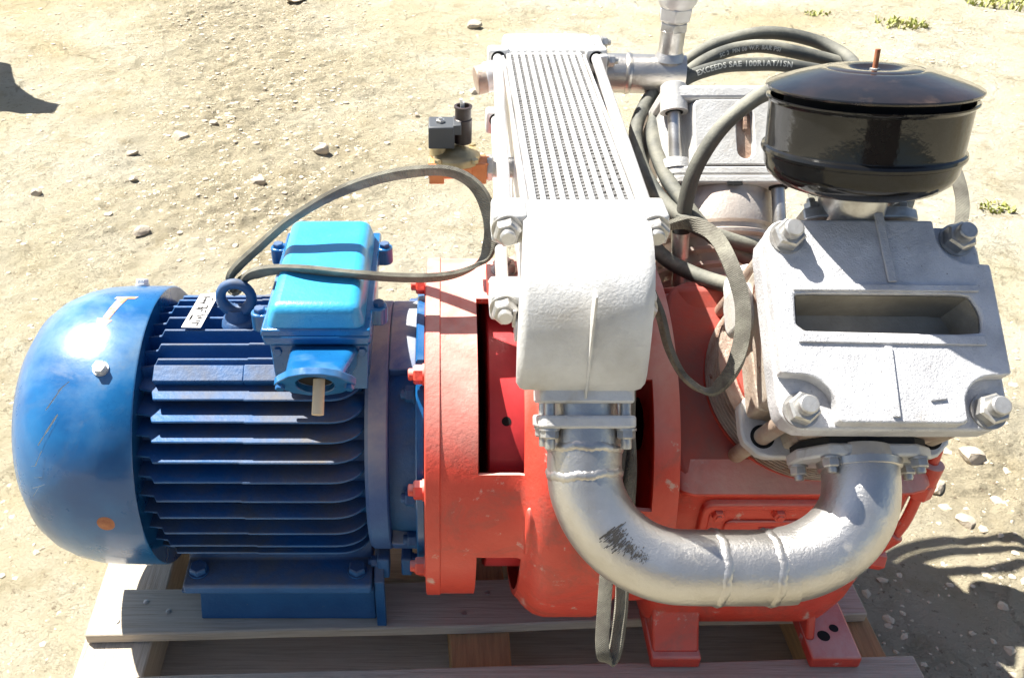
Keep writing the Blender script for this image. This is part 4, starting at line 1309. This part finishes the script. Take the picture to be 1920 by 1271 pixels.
BELT3 = [(0.232,-0.174,0.228),(0.231,-0.212,0.174),(0.231,-0.25,0.138),(0.228,-0.28,0.095),(0.223,-0.314,0.046),(0.22,-0.348,-0.002),(0.213,-0.377,-0.042),(0.204,-0.386,-0.054),(0.195,-0.383,-0.034),(0.197,-0.355,0.006),(0.201,-0.325,0.049),(0.207,-0.28,0.095),(0.217,-0.242,0.149),(0.224,-0.197,0.196)]
BELT4 = [(0.521,0.109,0.386),(0.518,0.079,0.344),(0.512,0.036,0.317),(0.544,0.002,0.286),(0.626,-0.011,0.285),(0.689,0.014,0.304),(0.712,0.044,0.329),(0.715,0.078,0.36),(0.702,0.109,0.386),(0.651,0.136,0.407),(0.576,0.14,0.413)]
OILPIPE = [(0.634,-0.195,0.129),(0.625,-0.213,0.103),(0.622,-0.216,0.064),(0.619,-0.22,0.024),(0.614,-0.215,-0.004),(0.607,-0.21,-0.031)]

wv = V3((.05, -.62, .78))
w1 = [wv] * len(BELT1)
for i in range(len(BELT1)):
    t = i / len(BELT1)
    if 6 <= i <= 12:
        k = 1 - abs(i - 9.2) / 3.6
        w1[i] = wv.lerp(V3((.75, -.60, .35)), max(0, k))
    if i in (0, len(BELT1) - 1):
        w1[i] = V3((.5, -.5, .6))
b1 = ribbon('drive_belt', BELT1, w1, .0215, .0062, BELT)
tag(b1, 'frayed grey belt looped through the blue lifting eye and across the terminal box lid', 'belt', 'loose drive belts hung on the machine')
w2 = []
for i, p in enumerate(BELT2):
    w2.append([(0, -.6, .8), (.1, -.5, .85), (.2, -.4, .9), (.7, -.5, .5), (.95, -.25, .2), (.95, -.3, .1), (.85, -.5, -.1), (.4, -.78, .35), (.1, -.8, .55), (.1, -.82, .5), (.15, -.82, .5), (.2, -.8, .5), (.2, -.75, .55)][i])
b2 = ribbon('drive_belt', BELT2, [V3(q) for q in w2], .0175, .0065, BELT)
tag(b2, 'grey belt hanging in a long oval loop between the silver cooler and front head', 'belt', 'loose drive belts hung on the machine')
w3 = [V3((.6, -.7, .2))] * 7 + [V3((.9, -.4, 0))] + [V3((1, -.15, .0))] * 6
b3 = ribbon('drive_belt', BELT3, w3, .0165, .0065, BELT)
tag(b3, 'belt hanging straight down behind the bent silver pipe to the pallet edge', 'belt', 'loose drive belts hung on the machine')
b4 = ribbon('drive_belt', BELT4, [V3((.75, .3, .6))] * len(BELT4), .0165, .006, BELT)
tag(b4, 'pale belt loop half hidden behind the black air filter', 'belt', 'loose drive belts hung on the machine')

# hose coil
HP_ = smooth_path(HOSE, 9)
hose = ob('hydraulic_hose', MB().tube(HP_, .0110, 18), HOSE_M, None, angle=70)
tag(hose, 'coiled black rubber hydraulic hose looped over the rear silver cylinder', 'hose')
fa, fb = HP_[0], HP_[4]
dv = (fa - fb).normalized()
ob('hose_fitting', MB().cyl(fa - dv * .028, fa + dv * .012, .0122, n=20).cyl(fa + dv * .010, fa + dv * .055, .0095, n=20), ZINC, hose, bevel=.001)
ob('hose_sleeve', MB().cyl(fa - dv * .055, fa - dv * .026, .0124, n=20), GASKET, hose, bevel=.001)
CAMP = V3((0, -1.097, .932))
def hose_text(body, i0, size, lift, reverse=False):
    """white printing that runs along the hose, on its visible side"""
    cu = bpy.data.curves.new('print', 'FONT')
    cu.body = body
    cu.size = size
    cu.resolution_u = 3
    cu.offset = .00035
    cu.space_character = 1.08
    to = bpy.data.objects.new('print', cu)
    COL.objects.link(to)
    dg = bpy.context.evaluated_depsgraph_get()
    me_ = bpy.data.meshes.new_from_object(to.evaluated_get(dg))
    bpy.data.objects.remove(to)
    bmx = bmesh.new()
    bmx.from_mesh(me_)
    bmesh.ops.triangulate(bmx, faces=bmx.faces)
    for _ in range(2):
        bmesh.ops.subdivide_edges(bmx, edges=[e for e in bmx.edges if e.calc_length() > size * .15], cuts=1)
        bmesh.ops.triangulate(bmx, faces=bmx.faces)
    bmx.to_mesh(me_)
    bmx.free()
    acc = [0.0]
    for i in range(i0, i0 - 60, -1):
        acc.append(acc[-1] + (HP_[i - 1] - HP_[i]).length)
    for v in me_.vertices:
        s = v.co.x
        k = int(np.searchsorted(acc, s, side='right')) - 1
        k = min(max(k, 0), 58)
        f = (s - acc[k]) / max(acc[k + 1] - acc[k], 1e-6)
        a, b = HP_[i0 - k], HP_[i0 - k - 1]
        p = a.lerp(b, f)
        t = (b - a).normalized()
        toward = V3((0, -.86, .50))
        nrm = (toward - t * toward.dot(t)).normalized()
        upv = nrm.cross(t)
        ang = (v.co.y + lift) / .0112
        v.co = p + nrm * (.0114 * math.cos(ang)) + upv * (.0114 * math.sin(ang))
    me_.materials.clear()
    me_.materials.append(PRINT)
    o = bpy.data.objects.new('hose_printing', me_)
    finish(o, hose)
def at_hose(x, z, lo, hi):
    return min(range(lo, hi), key=lambda i: (HP_[i].x - x) ** 2 + (HP_[i].z - z) ** 2)
K3 = 38 * 9 - 4
hose_text('EXCEEDS SAE 100R1AT/1SN', K3, .0125, -.0045)
K2 = 24 * 9
hose_text('SC 2  PIN 06 W.P. BAR PSI', K2 - 4, .0095, -.0075)

# ------------------------------------------------------------------ stones, gravel, grass
def ico(sub):
    bm = bmesh.new()
    bmesh.ops.create_icosphere(bm, subdivisions=sub, radius=1)
    v = np.array([q.co[:] for q in bm.verts])
    f = np.array([[q.index for q in p.verts] for p in bm.faces])
    bm.free()
    return v, f
IV, IFc = ico(1)
IV2, IF2 = ico(2)
def rock(seed, size, flat, hi=False):
    g = np.random.default_rng(seed)
    v = (IV2 if hi else IV).copy()
    for _ in range(7 if hi else 4):                        # knock facets off
        d = g.normal(size=3); d /= np.linalg.norm(d)
        c = g.uniform(.45, .8)
        k = v @ d
        v = v - np.outer(np.maximum(k - c, 0), d) * .95
    v = v * g.uniform(.75, 1.25, 3) * np.array([1, 1, flat])
    a = g.uniform(0, 6.28)
    M = np.array([[math.cos(a), -math.sin(a), 0], [math.sin(a), math.cos(a), 0], [0, 0, 1]])
    return (v @ M.T) * size
STONES = [(1.131, .392, .026, 'pale lump of stone on the sand right of the front head, above the flat stone'),
          (1.041, .210, .022, 'low white stone right of the orange oil pipe, casting a small shadow'),
          (1.027, .310, .020, 'whitish stone nearest the orange oil filler pipe'),
          (1.130, .272, .014, 'small grey stone right of the white stone by the oil pipe'),
          (-.942, 2.062, .034, 'angular grey stone at the centre of the gravel patch, left background'),
          (-.604, 1.693, .026, 'reddish brown stone above the belt, left background'),
          (-1.077, 1.924, .022, 'dark flat stone left of the gravel patch'),
          (-.903, 1.369, .024, 'tan broken clod just above the blue fan cover'),
          (-.851, 2.185, .020, 'flat pale stone beside the angular grey stone in the gravel patch'),
          (-.42, 1.93, .030, 'white stone at the right end of the gravel patch'),
          (.15, 3.38, .040, 'brown clod behind the cooler at the top centre'),
          (-.75, 3.78, .05, 'dark brown clod at the top edge, left of centre'),
          (.13, 2.55, .024, 'dark oval pebble left of the cooler, behind the solenoid valve'),
          (-1.02, 1.72, .016, 'small dark stone below the gravel patch, nearest the left edge'),
          (-.10, 2.30, .018, 'small rounded pebble behind the grey valve coil'),
          (-1.30, 1.62, .022, 'pale flake of stone alone at the far left')]
for k, (x, y, s, lab) in enumerate(STONES):
    v = rock(500 + k, s, .62, True)
    z = float(gheight(np.array([x]), np.array([y]))[0]) + GZ + s * .22
    b = MB().add([(p[0] + x, p[1] + y, p[2] + z) for p in v], [tuple(f) for f in IF2])
    tag(ob('stone', b, STONE, None, angle=25), lab, 'stone', 'single stones on the yard')
# loose gravel nobody could count
gv, gfc = [], []
cnt = 0
def scatter(n, xr, yr, smin, smax, weight=None):
    global cnt
    got = 0
    while got < n:
        x = rng.uniform(*xr, 4000); y = rng.uniform(*yr, 4000)
        if weight is not None:
            keep = rng.random(4000) < weight(x, y)
            x, y = x[keep], y[keep]
        keep = ~((np.abs(x - .02) < .66) & (np.abs(y - .07) < .44))
        x, y = x[keep][:n - got], y[keep][:n - got]
        z = gheight(x, y) + GZ
        for a, b, c in zip(x, y, z):
            s = smin * (smax / smin) ** (rng.random() ** 2.4)
            v = POOL[rng.integers(len(POOL))] * s + np.array([a, b, c + s * rng.uniform(-.35, .1)])
            gv.append(v); gfc.append(IFc + cnt * len(IV)); cnt += 1
        got += len(x)
POOL = [rock(k, 1, .45) for k in range(60)]
scatter(6500, (-2.4, .6), (.8, 4.2), .003, .013, lambda x, y: .03 + .97 * rubble(x, y) ** 1.3)
scatter(3600, (-2.6, 3.2), (-.2, 4.4), .0025, .014, lambda x, y: .12 + .88 * np.clip(fbm(x, y, .6, 71, 3) * 3, 0, 1))
scatter(1300, (.62, 1.7), (-.5, .9), .0025, .016, None)
scatter(500, (-1.3, -.55), (-.5, .6), .0025, .009, None)
scatter(1500, (.2, 3.1), (1.2, 4.2), .003, .012, None)
scatter(11000, (-2.7, 3.3), (-.4, 4.4), .0018, .0055, lambda x, y: .25 + .75 * np.clip(fbm(x, y, .3, 81, 3) * 3 + .2, 0, 1))
gv = np.concatenate(gv); gfc = np.concatenate(gfc)
me = bpy.data.meshes.new('gravel')
me.from_pydata(gv.tolist(), [], gfc.tolist())
me.materials.append(GRAVEL)
go = bpy.data.objects.new('gravel', me)
COL.objects.link(go)
go['kind'] = 'stuff'
go['label'] = 'loose gravel and crumbs of dry soil on the yard'

def tuft(x, y, rad, nbl, h, lab, seed):
    g = np.random.default_rng(seed)
    b = MB()
    for _ in range(nbl):
        r = rad * math.sqrt(g.random()); a = g.uniform(0, 6.28)
        px, py = x + r * math.cos(a) * 1.3, y + r * math.sin(a) * .8
        z = float(gheight(np.array([px]), np.array([py]))[0]) + GZ - .003
        d = g.uniform(0, 6.28); hh = h * g.uniform(.4, 1); w = g.uniform(.003, .007)
        lean = g.uniform(.3, 1.1)
        dx, dy = math.cos(d), math.sin(d)
        p0 = V3((px, py, z)); s = V3((-dy, dx, 0)) * w
        p1 = p0 + V3((dx * hh * lean * .4, dy * hh * lean * .4, hh * .65))
        p2 = p0 + V3((dx * hh * lean, dy * hh * lean, hh * .85))
        b.add([p0 - s, p0 + s, p1 + s * .8, p1 - s * .8, p2], [(0, 1, 2, 3), (3, 2, 4)])
    tag(ob('grass_tuft', b, GRASS, None, angle=60), lab, 'grass', 'grass tufts on the bare yard')
tuft(2.22, 3.47, .10, 130, .04, 'yellow green grass tuft by itself behind the air filter, top right', 1)
tuft(2.95, 3.80, .22, 300, .06, 'larger green grass patch cut by the top right corner', 2)
tuft(1.75, 1.54, .045, 50, .025, 'small faded grass sprig right of the black air filter', 3)
tuft(1.86, 3.62, .05, 40, .025, 'thin dry grass wisp left of the yellow green tuft', 4)

# unseen slab on a post, added left of view, outlined to cast a shadow
stand = root('shadow_slab', (-2.45, 2.95, GZ), 'added unseen table just beyond the left edge, its shadow on the sand', 'slab')
top_o = [(-2.70, 2.70), (-2.10, 2.655), (-1.905, 2.60), (-1.925, 2.725), (-2.05, 2.80), (-2.18, 2.95), (-2.31, 3.22), (-2.70, 3.3)]
ob('shadow_slab_top', MB().prism(top_o, XYZ(), GZ + .78, GZ + .80), ZINC, stand, bevel=.002)
ob('pedestal', MB().cyl((-2.45, 2.95, GZ + .02), (-2.45, 2.95, GZ + .78), .05), ZINC, stand)
ob('base_plate', MB().lathe([(-.01, .22), (.02, .22)], (-2.45, 2.95, GZ), (0, 0, 1), 40), ZINC, stand)
# unseen dark shed, added behind the viewer for dark reflections and less sky fill
shed = root('reflection_shed', (0, -7.5, GZ), 'unseen dark brown shed added behind the viewer to darken reflections', 'shed')
SHEDW = mat('dark_brown_boards', (.055, .030, .020), .8, col2=(.035, .022, .016), vscale=3, bumps=((20, .002),))
for k in range(24):
    x0 = -2.4 + k * .2
    ob('wall_board', MB().box((x0, -7.6 + .006 * (k % 2), GZ - .02), (x0 + .196, -7.57 + .006 * (k % 2), GZ + 3.2)), SHEDW, shed, bevel=.003, seg=1)
ob('roof', MB().prism([(-9.6, GZ + 3.9), (-9.6, GZ + 3.98), (-7.2, GZ + 3.28), (-7.2, GZ + 3.2)][::-1], YZ, -2.7, 2.7), ZINC, shed)
ob('side_wall', MB().box((-2.4, -9.5, GZ - .02), (-2.36, -7.61, GZ + 3.25)), SHEDW, shed)
ob('side_wall', MB().box((2.36, -9.5, GZ - .02), (2.4, -7.61, GZ + 3.25)), SHEDW, shed)
